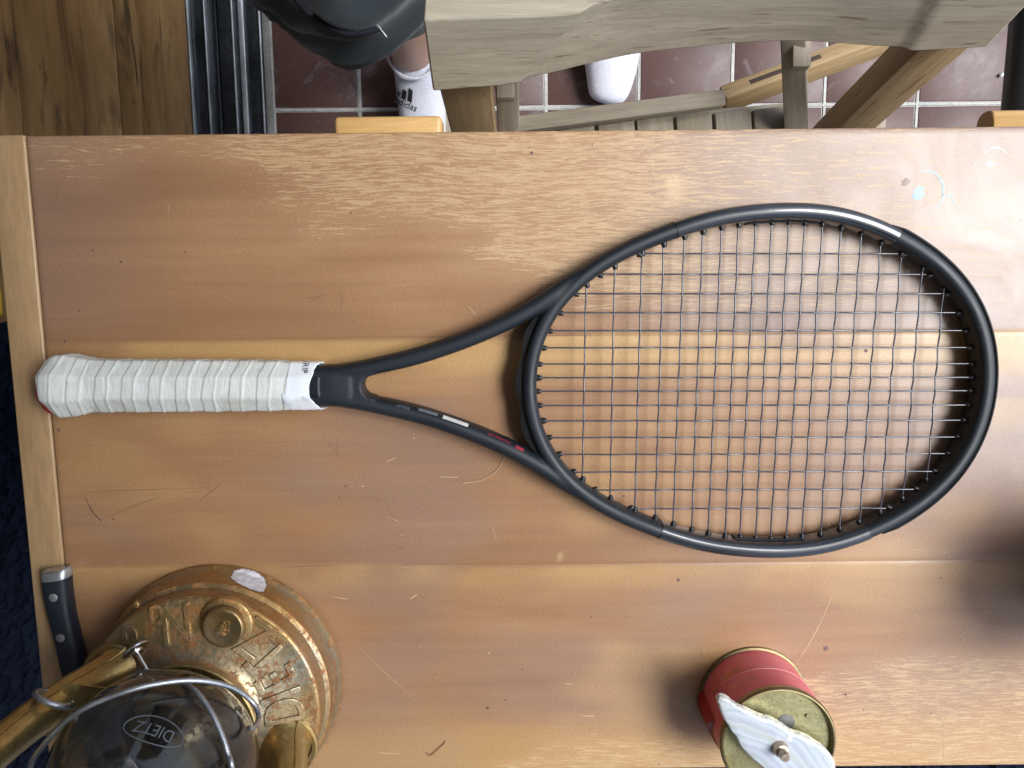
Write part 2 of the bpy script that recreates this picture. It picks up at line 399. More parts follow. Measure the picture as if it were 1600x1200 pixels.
def laminate_mat():
    t = NT('spalted_laminate')
    a = t.noise(t.coord((16, 2.2, 1)), 1, 5, .6, 1.0); b = t.noise(t.coord((42, 5, 1)), 1, 5, .65, .8); f = t.noise(t.coord((300, 18, 1)), 1, 3)
    c = t.ramp(a, [(.30, (.05, .026, .012)), (.37, (.16, .088, .034)), (.5, (.205, .118, .048)), (.60, (.26, .16, .068)), (.64, (.065, .036, .018)), (.70, (.20, .12, .05))])
    c = t.mix(t.ramp(b, [(.54, 0.0), (.66, .8)]), c, (.07, .04, .02))
    c = t.mix(t.ramp(t.noise(t.coord((70, 22, 1)), 1, 3), [(.70, 0.0), (.74, .8)]), c, (.05, .03, .02))
    c = t.mix(1.0, c, t.ramp(f, [(.3, .9), (.7, 1.08)]), 'MULTIPLY')
    return t.set(Base_Color=c, Roughness=.4, Specular_IOR_Level=.4)
M_LAM = laminate_mat()
def rug_mat():
    t = NT('navy_pile'); v = t.coord((1, 1, 1), False)
    f = t.noise(v, 420, 4, .7); g = t.noise(v, 12, 3)
    c = t.ramp(f, [(.35, (.003, .0045, .010)), (.6, (.008, .012, .027)), (.78, (.04, .045, .06))])
    t.bump(f, .8, .004)
    return t.set(Base_Color=c, Roughness=.95, Specular_IOR_Level=.1)
M_RUG = rug_mat()
def cloth_mat(name, c1, c2, sc=700):
    t = NT(name); v = t.coord((1, 1, 1), False)
    f = t.noise(v, sc, 3, .6); g = t.noise(v, 18, 4, .6)
    c = t.ramp(g, [(.3, c1), (.7, c2)]); c = t.mix(1.0, c, t.ramp(f, [(.3, .85), (.7, 1.12)]), 'MULTIPLY')
    t.bump(t.math('ADD', f, t.math('MULTIPLY', g, 3)), .4, .002)
    return t.set(Base_Color=c, Roughness=.8, Sheen_Weight=.25)
M_SHORTS = cloth_mat('dark_teal_cloth', (.004, .0075, .010), (.012, .023, .031))
M_SOCK = cloth_mat('white_knit', (.66, .66, .74), (.76, .76, .82), 500)
M_SKIN = plain('skin', (.56, .34, .25), .5, 0, .12, 120, .3, Subsurface_Weight=.1, Subsurface_Scale=.01)
M_BLACKM = plain('black_powder_coat', (.012, .014, .017), .32, 0, .15, 100, .1)
M_YEL = plain('yellow_plastic', (.55, .36, .02), .45)
M_SCR_L = plain('pale_scratch', (.50, .33, .20), .6)
M_SCR_D = plain('dark_scuff', (.13, .07, .05), .6)
M_FLECK = plain('pale_blue_paint', (.34, .46, .48), .6, var=.2, nscale=600)
M_HAIR = plain('hair', (.10, .05, .03), .4)
M_HAIRL = plain('light_fibre', (.55, .40, .26), .5)
M_PAPER = plain('torn_white_label', (.52, .50, .52), .6, var=.3, nscale=250)

# ------------------------------------------------------------------ setting: ground and floors
def sheet(name, x0, x1, y0, y1, z, mat):
    return struct(mesh(name, [(x0, y0, z), (x1, y0, z), (x1, y1, z), (x0, y1, z)], [(0, 1, 2, 3)], mat, smooth=False))
sheet('ground', -30, 30, -30, 30, -.03, plain('bare_concrete', (.22, .21, .20), .9, 0, .2, 3, .3))
terr = struct(box('terrace_floor', -.395, 1.8, -1.2, 1.5, -.02, -.0016, M_GROUT, bev=0))
TX = [-.2435 + .1512 * k for k in range(-1, 12)]; TX[0] = -.3835
TY = [.2775 + .1575 * k for k in range(-5, 7)]
tile_me = {}
for i in range(len(TX) - 1):
    for j in range(len(TY) - 1):
        wx = TX[i + 1] - TX[i] - .007; wy = TY[j + 1] - TY[j] - .0072; key = round(wx, 4)
        if TX[i] > 1.0 or (TY[j + 1] < .1 and TX[i] < -1): continue
        if key not in tile_me:
            bm = box_bm(-wx / 2, wx / 2, -wy / 2, wy / 2, -.012, 0, .0018, 2); me = bpy.data.meshes.new('tile')
            bm.to_mesh(me); bm.free(); me.materials.append(M_TILE); me.polygons.foreach_set('use_smooth', [True] * len(me.polygons)); me.set_sharp_from_angle(angle=R(35)); tile_me[key] = me
        o = link(bpy.data.objects.new('tile', tile_me[key])); o.parent = terr
        o.location = ((TX[i] + TX[i + 1]) / 2, (TY[j] + TY[j + 1]) / 2, random.uniform(-.0004, .0006))
        o.rotation_euler = (random.uniform(-.004, .004), random.uniform(-.004, .004), random.uniform(-.003, .003))
grout_seed = 3
# grout beads standing slightly proud and uneven in the joints
bm = bmesh.new()
def bead(x0, y0, x1, y1):
    n = int(max(abs(x1 - x0), abs(y1 - y0)) / .012); prev = None
    for k in range(n + 1):
        t = k / n; x = x0 + (x1 - x0) * t; y = y0 + (y1 - y0) * t
        d = (y1 - y0 > x1 - x0); hw = .0028 + .0007 * mnoise.noise(Vector((x * 60, y * 60, 1))); h = .0002 + .0006 * mnoise.noise(Vector((x * 90, y * 90, 5)))
        a = (hw, 0) if d else (0, hw)
        row = [bm.verts.new((x - a[0], y - a[1], -.0022)), bm.verts.new((x - a[0] * .6, y - a[1] * .6, h)), bm.verts.new((x + a[0] * .6, y + a[1] * .6, h)), bm.verts.new((x + a[0], y + a[1], -.0022))]
        if prev:
            for q in range(3): bm.faces.new((prev[q], prev[q + 1], row[q + 1], row[q]))
        prev = row
for x in TX[1:]: bead(x, -.5, x, 1.22)
for y in TY: bead(-.383, y, 1.2, y)
g = from_bm('grout', bm, M_GROUT, terr); g['kind'] = 'stuff'
seal = struct(box('sealant_strip', -.3955, -.3838, -1.2, 1.5, -.02, .001, M_SEAL, bev=.0015))
ind = struct(box('indoor_floor', -2.2, -.516, -1.4, 1.6, -.02, -.012, M_SEAL, bev=0))
lx = [-1.117, -.9555, -.7934, -.632, -.5165]
for k in range(4):
    box('floor_plank', lx[k] + .0006, lx[k + 1] - .0006, -1.4, 1.6, -.012, .001, M_LAM, ind, .0009)
box('floor_plank', -1.28, -1.1176, -1.4, 1.6, -.012, .001, M_LAM, ind, .0009)
track = tag(link(bpy.data.objects.new('sliding_door_track', None)), 'ribbed dark metal sliding door track set in the floor between laminate and tiles', 'door track')
box('track_bed', -.5155, -.3965, -1.2, 1.5, -.02, -.009, M_ALUD, track, .0005)
for x, wd, h, m in ((-.5135, .0032, .004, M_ALU), (-.4865, .0028, .0035, M_ALU), (-.4700, .0034, .002, M_ALUD), (-.4425, .0030, .004, M_ALU), (-.4285, .0085, .003, M_ALU), (-.3990, .0030, .004, M_ALU)):
    box('track_rib', x - wd / 2, x + wd / 2, -1.2, 1.5, -.012, h, m, track, .0009)
box('track_web', -.4665, -.4450, -1.2, 1.5, -.0095, -.001, M_ALUD, track, .001)
box('track_web', -.4235, -.4010, -1.2, 1.5, -.0095, -.002, M_ALUD, track, .001)
box('track_web', -.5105, -.4895, -1.2, 1.5, -.0095, -.005, M_ALUD, track, .001)

# unseen house by the door track, ceiling and overhang added to shade the left
hs = thing('unseen_house', 'unseen white ceiling and walls of the house beside the sliding door track, added with an overhang to shade the table', 'house', (-2.4, 0, 0))
M_WALL = plain('wall_paint', (.42, .39, .35), .8, 0, .04, 20, .05)
box('ceiling', -4.4, -.50, -3.2, 3.2, 2.20, 2.35, M_WALL, hs, .002)
box('shade_eave', -.50, .68, -3.2, 3.2, 2.20, 2.30, M_WALL, hs, .002)  # overhang added, its edge set to hold the sun off the left
box('wall', -4.5, -4.4, -3.2, 3.2, 0, 2.35, M_WALL, hs, .002); box('wall', -4.4, -.50, -3.3, -3.2, 0, 2.35, M_WALL, hs, .002); box('wall', -4.4, -.50, 3.2, 3.3, 0, 2.35, M_WALL, hs, .002)

# rug of dark navy pile under the table
nx, ny = 330, 150; rv = []; rf = []
xs = np.linspace(-1.35, 1.15, nx); ys = np.linspace(-1.15, -.062, ny)
for j in range(ny):
    for i in range(nx):
        e = min(i, nx - 1 - i, j, ny - 1 - j)
        z = .014 + .006 * mnoise.noise(Vector((xs[i] * 55, ys[j] * 55, 0))) + random.uniform(-.004, .004)
        rv.append((xs[i] + random.uniform(-.002, .002), ys[j] + random.uniform(-.002, .002), z if e > 0 else .0015))
for j in range(ny - 1):
    for i in range(nx - 1):
        a = j * nx + i; rf.append((a, a + 1, a + nx + 1, a + nx))
tag(mesh('rug', rv, rf, M_RUG, smooth=False), 'dark navy shaggy rug on the floor under and left of the table', 'rug')
yb = thing('storage_tub', 'small yellow plastic tub on the floor at the left edge of the photo', 'tub', (-.90, -.028, 0))
bm = box_bm(-.96, -.853, -.052, .0, .001, .05, .006, 3); from_bm('tub_body', bm, M_YEL, yb)
box('tub_lid', -.962, -.851, -.054, .002, .0505, .056, M_YEL, yb, .002)

# ------------------------------------------------------------------ table
YT, YB = .1040, -.3835; XL, XS, XR = -.3672, -.3405, .85
tab = thing('table', 'wooden table with worn reddish brown top and pale beech end board', 'table', (.1, -.14, 0))
def to_px(X, Y, z):
    Rm = np.array(CM); d = np.stack([X, Y, np.full_like(X, z - CH)], -1) @ Rm
    return 800 + FPX * d[..., 0] / -d[..., 2], 600 - FPX * d[..., 1] / -d[..., 2]
def sst(a, b, x): t = np.clip((x - a) / (b - a), 0, 1); return t * t * (3 - 2 * t)
def plank(y0, y1, r0, r1, x0, x1):
    def lines(a, b, ra, rb, step):
        n = max(2, int((b - a) / step)); L = [a, a + ra * .3, a + ra] + list(np.linspace(a + ra, b - rb, n)[1:-1]) + [b - rb, b - rb * .3, b]
        return np.array(L)
    gx = lines(x0, x1, .0006, .0012, .0035); gy = lines(y0, y1, r0, r1, .0035)
    X, Y = np.meshgrid(gx, gy)
    def drop(d, r): t = np.clip(1 - d / r, 0, 1); return r * (1 - np.sqrt(np.clip(1 - t * t, 0, 1)))
    Z = TZ - drop(Y - y0, r0) - drop(y1 - Y, r1) - drop(X - x0, .0006) - drop(x1 - X, .0012)
    ny_, nx_ = X.shape; V = list(zip(X.ravel(), Y.ravel(), Z.ravel()))
    F = [(j * nx_ + i, j * nx_ + i + 1, (j + 1) * nx_ + i + 1, (j + 1) * nx_ + i) for j in range(ny_ - 1) for i in range(nx_ - 1)]
    per = [i for i in range(nx_)] + [j * nx_ + nx_ - 1 for j in range(1, ny_)] + [(ny_ - 1) * nx_ + i for i in range(nx_ - 2, -1, -1)] + [j * nx_ for j in range(ny_ - 2, 0, -1)]
    b0 = len(V); V += [(V[i][0], V[i][1], TZ - .024) for i in per]; n = len(per)
    F += [(per[(k + 1) % n], per[k], b0 + k, b0 + (k + 1) % n) for k in range(n)]; F.append(tuple(b0 + k for k in range(n))[::-1])
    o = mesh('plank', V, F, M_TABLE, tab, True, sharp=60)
    A = np.array(V); px, py = to_px(A[:, 0], A[:, 1], TZ)
    nz = np.array([mnoise.fractal(Vector((x * 9, y * 30, 3)), .8, 2, 4) for x, y, _ in V])
    nb = np.array([mnoise.fractal(Vector((x * 5, y * 9, 8)), .8, 2, 3) for x, y, _ in V])
    yb_ = np.interp(px, [0, 60, 250, 400, 500, 600, 700, 760, 850, 950, 1100, 1200, 1300, 1600], [245, 262, 268, 300, 350, 385, 400, 410, 460, 500, 522, 500, 500, 470])
    amp = np.interp(px, [0, 60, 250, 420, 1000, 1200, 1600], [.45, .6, .75, .95, .95, .72, .62])
    w1 = sst(-45, 55, yb_ - py + nz * 60) * amp
    yb2 = np.interp(px, [600, 780, 850, 1000, 1100, 1200, 1300, 1400, 1500, 1600], [1230, 1180, 1150, 1128, 1128, 1085, 1050, 1015, 995, 985])
    w2 = sst(-25, 40, py - yb2 + nz * 45) * np.interp(px, [600, 800, 1200, 1600], [.5, .8, .9, .8])
    w3 = np.where((px > 1380) & (py > 500) & (py < 900), .35, 0) * sst(.0, .4, nz + .2)
    wear_ = np.clip(np.maximum.reduce([w1, w2, w3]), 0, 1)
    mv = np.maximum.reduce([sst(900, 1150, px) * sst(560, 500, py) * .7, sst(1250, 1560, px) * sst(1000, 700, py) * .8, sst(330, 60, px) * sst(560, 480, py) * .35, .35 * sst(.0, .5, nb) * (py > 620), sst(1300, 1550, px) * .5 * (py < 900), .4 * sst(520, 900, px) * sst(1160, 1100, py) * sst(960, 1020, py) * (px < 1100)])  # upper right and right terms paint sky sheen, the others are wood tone
    def bandf(a, b): return sst(a - 2, a + 1, py) * sst(b, a + (b - a) * .35, py)
    sy = 532 - (px - 400) * .014; sy2 = 887 - (px - 100) * .0065
    gd = np.maximum.reduce([(py > sy) * sst(92, 30, py - sy) * .85 * np.clip(.9 + nz, .3, 1), (py > sy2) * sst(60, 5, py - sy2) * .6 * np.clip(.8 + nz, .2, 1), sst(1090, 1180, py) * .55, .35 * sst(.1, .5, -nb) * (py > 620)])
    bl = sst(1, .2, np.hypot((px - 1053) / 22, (py - 288) / 30) + nz * .8) * .7 + sst(1, .2, np.hypot((px - 875) / 5, (py - 870) / 9)) * .5
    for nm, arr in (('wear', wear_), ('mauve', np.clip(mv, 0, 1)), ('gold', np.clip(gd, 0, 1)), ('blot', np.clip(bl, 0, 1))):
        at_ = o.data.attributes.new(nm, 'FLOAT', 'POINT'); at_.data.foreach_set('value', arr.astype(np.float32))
    return o
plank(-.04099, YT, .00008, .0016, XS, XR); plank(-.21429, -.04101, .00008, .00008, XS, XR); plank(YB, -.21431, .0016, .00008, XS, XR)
box('end_board', XL, XS - .0012, YB - .006, YT + .0006, TZ - .03, TZ + .0006, M_EDGE, tab, .0016, 3)
box('batten', XS - .003, XS + .03, YB + .02, YT - .02, TZ - .04, TZ - .0245, M_BEECH, tab)
for y in (YB + .03, YT - .05): box('apron', XL + .03, XR - .05, y, y + .02, TZ - .085, TZ - .042, M_BEECH, tab)
for x in (XL + .03, XR - .09):
    for y in (YB + .02, YT - .07): box('leg', x, x + .045, y, y + .045, .016 if y < 0 else .001, TZ - .0425, M_BEECH, tab, .003)
box('support_block', -.1296, -.0500, .06, .1208, TZ - .050, TZ - .0265, M_BEECH, tab, .0035, 3)
# rounded rail end beside it
pr = []
for k in range(25):
    a = 2 * PI * k / 24; pr.append((abs(math.cos(a)) ** .75 * math.copysign(1, math.cos(a)) * .0155, abs(math.sin(a)) ** .75 * math.copysign(1, math.sin(a)) * .0118))
vs = []; n = len(pr) - 1
XR0 = .3572
for xx, s in ((XR0, .95), (XR0 + .0008, 1), (.8, 1)):
    for k in range(n): vs.append((xx, .1065 + pr[k][0] * s, TZ - .0375 + pr[k][1] * s))
fs = [tuple(range(n))] + [(i * n + k, i * n + (k + 1) % n, (i + 1) * n + (k + 1) % n, (i + 1) * n + k) for i in range(2) for k in range(n)]
mesh('support_rail', vs, fs, M_BEECH, tab, sharp=40)

# marks on the tabletop: thin flakes, scratches, scuffs
def blob(cx, cy, rx, ry, z=TZ + .00025, ang=0, n=18, jit=.25):
    c = at(cx, cy, TZ); vs = [Vector((c.x, c.y, z))]; sc = 1 / 2030.
    for k in range(n):
        a = 2 * PI * k / n; j = 1 + random.uniform(-jit, jit); x = rx * j * math.cos(a) * sc; y = ry * j * math.sin(a) * sc
        vs.append(Vector((c.x + x * math.cos(ang) - y * math.sin(ang), c.y + x * math.sin(ang) + y * math.cos(ang), z - .0002)))
    return vs, [(0, 1 + k, 1 + (k + 1) % n) for k in range(n)]
def join(name, parts, mat, parent, kind=None):
    V = []; F = []
    for v, f in parts: b = len(V); V += list(v); F += [tuple(b + i for i in q) for q in f]
    o = mesh(name, V, F, mat, parent, False)
    if kind: o['kind'] = kind
    return o
def strip(pts, w0, z=TZ + .00012):
    P = [at(x, y, TZ) for x, y in pts]; P = catmull(P, 5); n = len(P); V = []; F = []
    for i, p in enumerate(P):
        t = (P[min(i + 1, n - 1)] - P[max(i - 1, 0)]).normalized(); q = Vector((-t.y, t.x, 0))
        ww = w0 / 2030 * .33 * (.25 + .75 * math.sin(PI * (i + .3) / (n + .6))) * random.uniform(.6, 1.15)
        V += [Vector((p.x, p.y, z)) + q * ww, Vector((p.x, p.y, z)) - q * ww]
    F = [(2 * i, 2 * i + 1, 2 * i + 3, 2 * i + 2) for i in range(n - 1)]
    return V, F
join('paint_flake', [blob(1436, 302, 8, 10, jit=.2), blob(1431, 306, 5, 5)], M_FLECK, tab)
join('paint_ring', [strip([(1434, 268), (1455, 268), (1468, 278), (1474, 293), (1472, 312), (1462, 327)], 5), strip([(1474, 304), (1486, 308), (1490, 318)], 3)], M_FLECK, tab)
join('paint_smear', [strip([(1536, 240), (1548, 232), (1562, 232), (1578, 246)], 5), blob(1546, 256, 6, 4), blob(1522, 258, 2.5, 2)], plain('faint_white_smear', (.50, .47, .44), .6, var=.3), tab)
pale = [strip(p, w0) for p, w0 in (([(1318, 880), (1290, 955), (1262, 1010), (1236, 1048)], 1.7), ([(1014, 232), (1021, 268), (1027, 310)], 1.4), ([(263, 318), (263, 331)], 1.4), ([(526, 314), (528, 328)], 1.5), ([(731, 478), (745, 493)], 1.8), ([(603, 722), (618, 715)], 2.2), ([(686, 745), (716, 746)], 1.8), ([(640, 936), (652, 929)], 2.6), ([(520, 933), (545, 936)], 2.2), ([(590, 1176), (625, 1178)], 3.5), ([(905, 1118), (930, 1119)], 2.6), ([(882, 1068), (895, 1069)], 1.8), ([(1474, 1090), (1475, 1190)], 1.3), ([(600, 806), (624, 815)], 1.3), ([(560, 1010), (590, 1040), (662, 1106)], .9), ([(770, 825), (776, 845)], 1.0), ([(1395, 880), (1420, 940), (1445, 990)], .8), ([(1340, 652), (1362, 654)], 1.2), ([(1480, 300), (1430, 330)], .8), ([(1500, 935), (1512, 922)], 1.5), ([(1545, 632), (1590, 634)], 1.8), ([(1490, 1003), (1520, 980), (1500, 1010)], 1.4))]
for _ in range(14):
    x = random.uniform(80, 1580); y = random.uniform(225, 1180); a = random.gauss(0, .25); L = random.uniform(3, 9)
    pale.append(strip([(x, y), (x + L * math.cos(a), y + L * math.sin(a))], random.uniform(.6, 1.2)))
for _ in range(60): pale.append(blob(random.uniform(80, 1590), random.uniform(225, 1185), random.uniform(.4, .9), random.uniform(.4, .8), n=6))
join('pale_scratches', pale, M_SCR_L, tab, 'stuff')
dark = [strip(p, w0) for p, w0 in (([(108, 770), (200, 766), (330, 762)], 1.0), ([(132, 775), (145, 800), (160, 815)], 3.5), ([(160, 812), (205, 792), (250, 776)], 1.2), ([(312, 782), (330, 768), (345, 756)], 2.2), ([(475, 464), (490, 466), (505, 460)], 1.3), ([(380, 656), (390, 645)], 1.2), ([(525, 680), (528, 715)], .9), ([(505, 680), (530, 712)], .8), ([(620, 857), (632, 855)], 2), ([(440, 886), (520, 883)], 1.2), ([(1095, 1013), (1096, 1028)], .9), ([(1076, 888), (1088, 896)], 1.0), ([(530, 490), (535, 470), (528, 455)], 1.2))]
dark += [blob(831, 239, 2.6, 2.4), blob(1290, 1013, 4.5, 4.5, jit=.4), blob(762, 1106, 3, 2.5), blob(1353, 548, 2.5, 2.5), blob(1060, 906, 3, 3), blob(1300, 819, 2, 2), blob(1321, 1085, 3, 2, jit=.5), blob(124, 485, 1.5, 1.5), blob(189, 409, 2, 1.5), blob(540, 760, 2, 1.5), blob(530, 776, 1.5, 1.5), blob(1470, 903, 1.5, 1.5), blob(975, 775, 2.2, 1.5), blob(92, 672, 2, 3), blob(101, 533, 1.5, 3)]
for _ in range(55): dark.append(blob(random.uniform(60, 1590), random.uniform(225, 1185), random.uniform(.4, 1.3), random.uniform(.4, 1.1), n=6))
join('dark_scuffs', dark, M_SCR_D, tab, 'stuff')
join('water_stain', [blob(1415, 285, 6, 7, jit=.3)], plain('brown_water_stain', (.24, .17, .13), .5), tab)
tag(tube('hair', catmull([at(665, 1176, TZ + .0006), at(672, 1180, TZ + .0006), at(684, 1171, TZ + .0012), at(694, 1161, TZ + .0006), at(695, 1157, TZ + .0005)], 6), .00028, M_HAIR, seg=5), 'short dark bent hair lying on the table near the bottom edge of the photo', 'hair')
tag(tube('fibre', catmull([at(724, 755, TZ + .0006), at(752, 750, TZ + .0006), at(776, 735, TZ + .001), at(789, 715, TZ + .001)], 6), .00025, M_HAIRL, seg=5), 'pale curved fibre on the table below the lower arm of the racket', 'fibre')

# ------------------------------------------------------------------ tennis racket
RK = thing('tennis_racket', 'black tennis racket with white overgrip lying flat across the wooden table', 'tennis racket', (0, -.0745, TZ + .0146), (0, .0092, -.0098))
CO = [0.140539, -4.5e-05, 0.021063, -0.002701, 0.002104, -0.000137, -0.000193, 8.8e-05, -0.000411]; C0 = .178
def hr(ph): return sum(c * math.cos(k * ph) for k, c in enumerate(CO))
def hp(ph):
    r = hr(ph); return Vector((C0 + r * math.cos(ph), r * math.sin(ph), 0))
def hn(ph):
    t = hp(ph + .004) - hp(ph - .004); t.normalize(); return Vector((t.y, -t.x, 0))
def sup(a, e): c, s = math.cos(a), math.sin(a); return math.copysign(abs(c) ** (2 / e), c), math.copysign(abs(s) ** (2 / e), s)
HW, HH = .0058, .0112
def sweep_hoop(p0, p1, n, wfun, seg=28, e=2.7, closed=False, off=0.0):
    V = []; F = []
    for i in range(n if closed else n + 1):
        ph = p0 + (p1 - p0) * i / n; c = hp(ph); nn = hn(ph); hw, hh, zo = wfun(ph)
        for k in range(seg):
            x, z = sup(2 * PI * k / seg, e); V.append(c + nn * (x * hw + off) + Vector((0, 0, z * hh + zo)))
    m = n if closed else n
    for i in range(m):
        j = (i + 1) % n if closed else i + 1
        for k in range(seg):
            q = (k + 1) % seg; F.append((i * seg + k, j * seg + k, j * seg + q, i * seg + q))
    if not closed:
        F.append(tuple(range(seg))); F.append(tuple(n * seg + k for k in range(seg))[::-1])
    return V, F
def frame_w(ph):
    d = abs(abs(ph) - PI) if ph > 0 else abs(abs(ph) - PI)
    k = max(0, 1 - d / .55); return (HW - .0003 * k, HH - .0010 * k, 0)
V, F = sweep_hoop(-PI, PI, 320, frame_w, closed=True)
def loft_path(pts, hws, hh, seg=24, e=2.6):
    P = [Vector((x, y, 0)) for x, y in pts]; n = len(P); VV = []; FF = []
    for i, p in enumerate(P):
        t = (P[min(i + 1, n - 1)] - P[max(i - 1, 0)]).normalized(); q = Vector((t.y, -t.x, 0))
        for k in range(seg):
            x, z = sup(2 * PI * k / seg, e); VV.append(p + q * x * hws[i] + Vector((0, 0, z * hh[i])))
    for i in range(n - 1):
        for k in range(seg):
            m = (k + 1) % seg; FF.append((i * seg + k, (i + 1) * seg + k, (i + 1) * seg + m, i * seg + m))
    FF.append(tuple(range(seg))); FF.append(tuple((n - 1) * seg + k for k in range(seg))[::-1])
    return VV, FF
arm = [(-.128, .0092), (-.112, .0112), (-.0914, .0152), (-.0685, .0207), (-.0456, .0280), (-.0227, .0367), (0, .0471), (.018, .0572), (.036, .0690), (.052, .0790), (.068, .0885)]
parts = [(V, F)]
for s in (1, -1):
    cp = catmull([Vector((x, y * s, 0)) for x, y in arm], 5); n = len(cp)
    hw = [float(np.interp(p.x, [-.13, -.11, -.08, .0, .04, .068], [.0053, .0058, .0061, .0062, .0066, .0050])) for p in cp]
    hh = [float(np.interp(p.x, [-.13, -.05, .03, .068], [.0112, .0108, .0112, .0090])) for p in cp]
    parts.append(loft_path([(p.x, p.y) for p in cp], hw, hh))
bl = [(-.160, .0138), (-.150, .0143), (-.138, .0146), (-.126, .0150), (-.1145, .0160), (-.1118, .0150)]
parts.append(loft_path([(x, 0) for x, h in bl], [h for x, h in bl], [.0128, .0128, .0126, .0120, .0108, .0098], 32, 3.6))
NC, NR = -.0985, .0077
arc = [(NC + NR * math.cos(a_), NR * math.sin(a_)) for a_ in [R(v) for v in range(80, 281, 10)]]
poly = [(-.118, .0135), (-.0975, .0150)] + arc + [(-.0975, -.0150), (-.118, -.0135)]
pv = [Vector((x, y, z)) for z in (-.0098, .0098) for x, y in poly]; pn = len(poly)
parts.append((pv, [tuple(range(pn))[::-1], tuple(pn + k for k in range(pn))] + [(k, (k + 1) % pn, pn + (k + 1) % pn, pn + k) for k in range(pn)]))
VV = []; FF = []
for v, f in parts: b = len(VV); VV += v; FF += [tuple(b + i for i in q) for q in f]
fr = mesh('frame', VV, FF, M_RACK, None, True, True)
bm = bmesh.new(); bm.from_mesh(fr.data); bmesh.ops.recalc_face_normals(bm, faces=bm.faces); bm.to_mesh(fr.data); bm.free()
remesh(fr, .00085, 10, .5); fr.parent = RK
def phi_at_u(u, s):
    best = min((abs(hp(s * k / 2000 * PI).x - u), s * k / 2000 * PI) for k in range(2001)); return best[1]
def wrapw(ph): return (HW + .00035, HH + .00035, 0)
for s, u0, u1 in ((1, .1132, .2665), (-1, .108, .2595)):
    a, b = phi_at_u(u0, s), phi_at_u(u1, s)
    V, F = sweep_hoop(min(a, b), max(a, b), 90, wrapw, 32, 2.9); o = mesh('frame_wrap', V, F, M_GLOSS, RK, True, True, 45)
    bmx = bmesh.new(); bmx.from_mesh(o.data); bmesh.ops.recalc_face_normals(bmx, faces=bmx.faces); bmx.to_mesh(o.data); bmx.free()
    V, F = sweep_hoop(phi_at_u(.163, s), phi_at_u(.214, s), 50, lambda ph: (.0010, .0046, -.001), 12, 3, off=-HW - .0007)
    o = mesh('grommet_strip', V, F, M_RUB, RK, True, True, 45)
# bumper guard round the tip, standing proud of the outer face
V = []; F = []; a0, a1, n = -.86, .92, 120; sec = [(.0006, .0093), (.0019, .0085), (.0023, .0050), (.0013, .0020), (.0013, -.0020), (.0023, -.0050), (.0021, -.0085), (.0006, -.0093), (-.003, -.006), (-.003, .006)]
for i in range(n + 1):
    ph = a0 + (a1 - a0) * i / n; c = hp(ph) + hn(ph) * (HW - .0006); nn = hn(ph); k = min(1, i / 5, (n - i) / 5)
    for x, z in sec: V.append(c + nn * (x * k if x > 0 else x) + Vector((0, 0, z)))
m = len(sec)
for i in range(n):
    for k in range(m): q = (k + 1) % m; F.append((i * m + k, (i + 1) * m + k, (i + 1) * m + q, i * m + q))
F.append(tuple(range(m))); F.append(tuple(n * m + k for k in range(m))[::-1])
o = mesh('bumper_guard', V, F, M_RUB, RK, True, True, 40)
# wavy grommet strip on the handle side of the throat bridge
V = []; F = []; n = 80
for i in range(n + 1):
    ph = PI - .40 + .80 * i / n; c = hp(ph); nn = hn(ph); t = i / n
    k = .0022 + .0026 * (0.5 + 0.5 * math.cos(2 * PI * t * 4.0 + .4)) ** .6; k *= min(1, i / 6, (n - i) / 6)
    for x, z in ((HW - .0015, .0060), (HW - .0008 + k, .0048), (HW - .0004 + k, 0), (HW - .0008 + k, -.0048), (HW - .0015, -.0060)):
        V.append(c + nn * x + Vector((0, 0, z)))
for i in range(n):
    for k in range(4): F.append((i * 5 + k, i * 5 + k + 1, (i + 1) * 5 + k + 1, (i + 1) * 5 + k))
mesh('bridge_strip', V, F, M_RUB, RK, True, True, 50)
# strings
mains = [.0929, .0785, .0649, .0516, .0388, .0267, .0150, .0051, -.0047, -.0150, -.0263, -.0386, -.0511, -.0642, -.0776, -.0919]
cxT = [.0525, .0721, .0913, .1064, .1207, .1336, .1465, .1585, .1702, .1818, .1935, .2051, .2172, .2308, .2449, .2596, .2745, .2901, .3062]
cxB = [.0511, .0719, .0900, .1052, .1186, .1324, .1448, .1572, .1686, .1799, .1913, .2026, .2144, .2280, .2420, .2562, .2714, .2873, .3041]
def cross_x(j, y): return cxB[j] + (cxT[j] - cxB[j]) * (y + .12) / .24
def bound_x(y, s):   # hoop centre-line x at given y, right (s=1) or left
    lo, hi = (0, 1.45) if s > 0 else (1.75, PI)
    sg = 1 if y >= 0 else -1
    for _ in range(40):
        m = (lo + hi) / 2; v = abs(hp(m).y)
        if (v < abs(y)) == (s > 0): lo = m
        else: hi = m
    return hp(sg * (lo + hi) / 2), sg * (lo + hi) / 2
def bound_y(x, s):
    lo, hi = .0, PI
    for _ in range(40):
        m = (lo + hi) / 2
        if hp(m).x > x: lo = m
        else: hi = m
    return hp(s * lo), s * lo
ZA = .00050; SR = .00060
wob = lambda a, b: .00016 * mnoise.noise(Vector((a * 3.1, b * 2.7, 0)))
grom = []
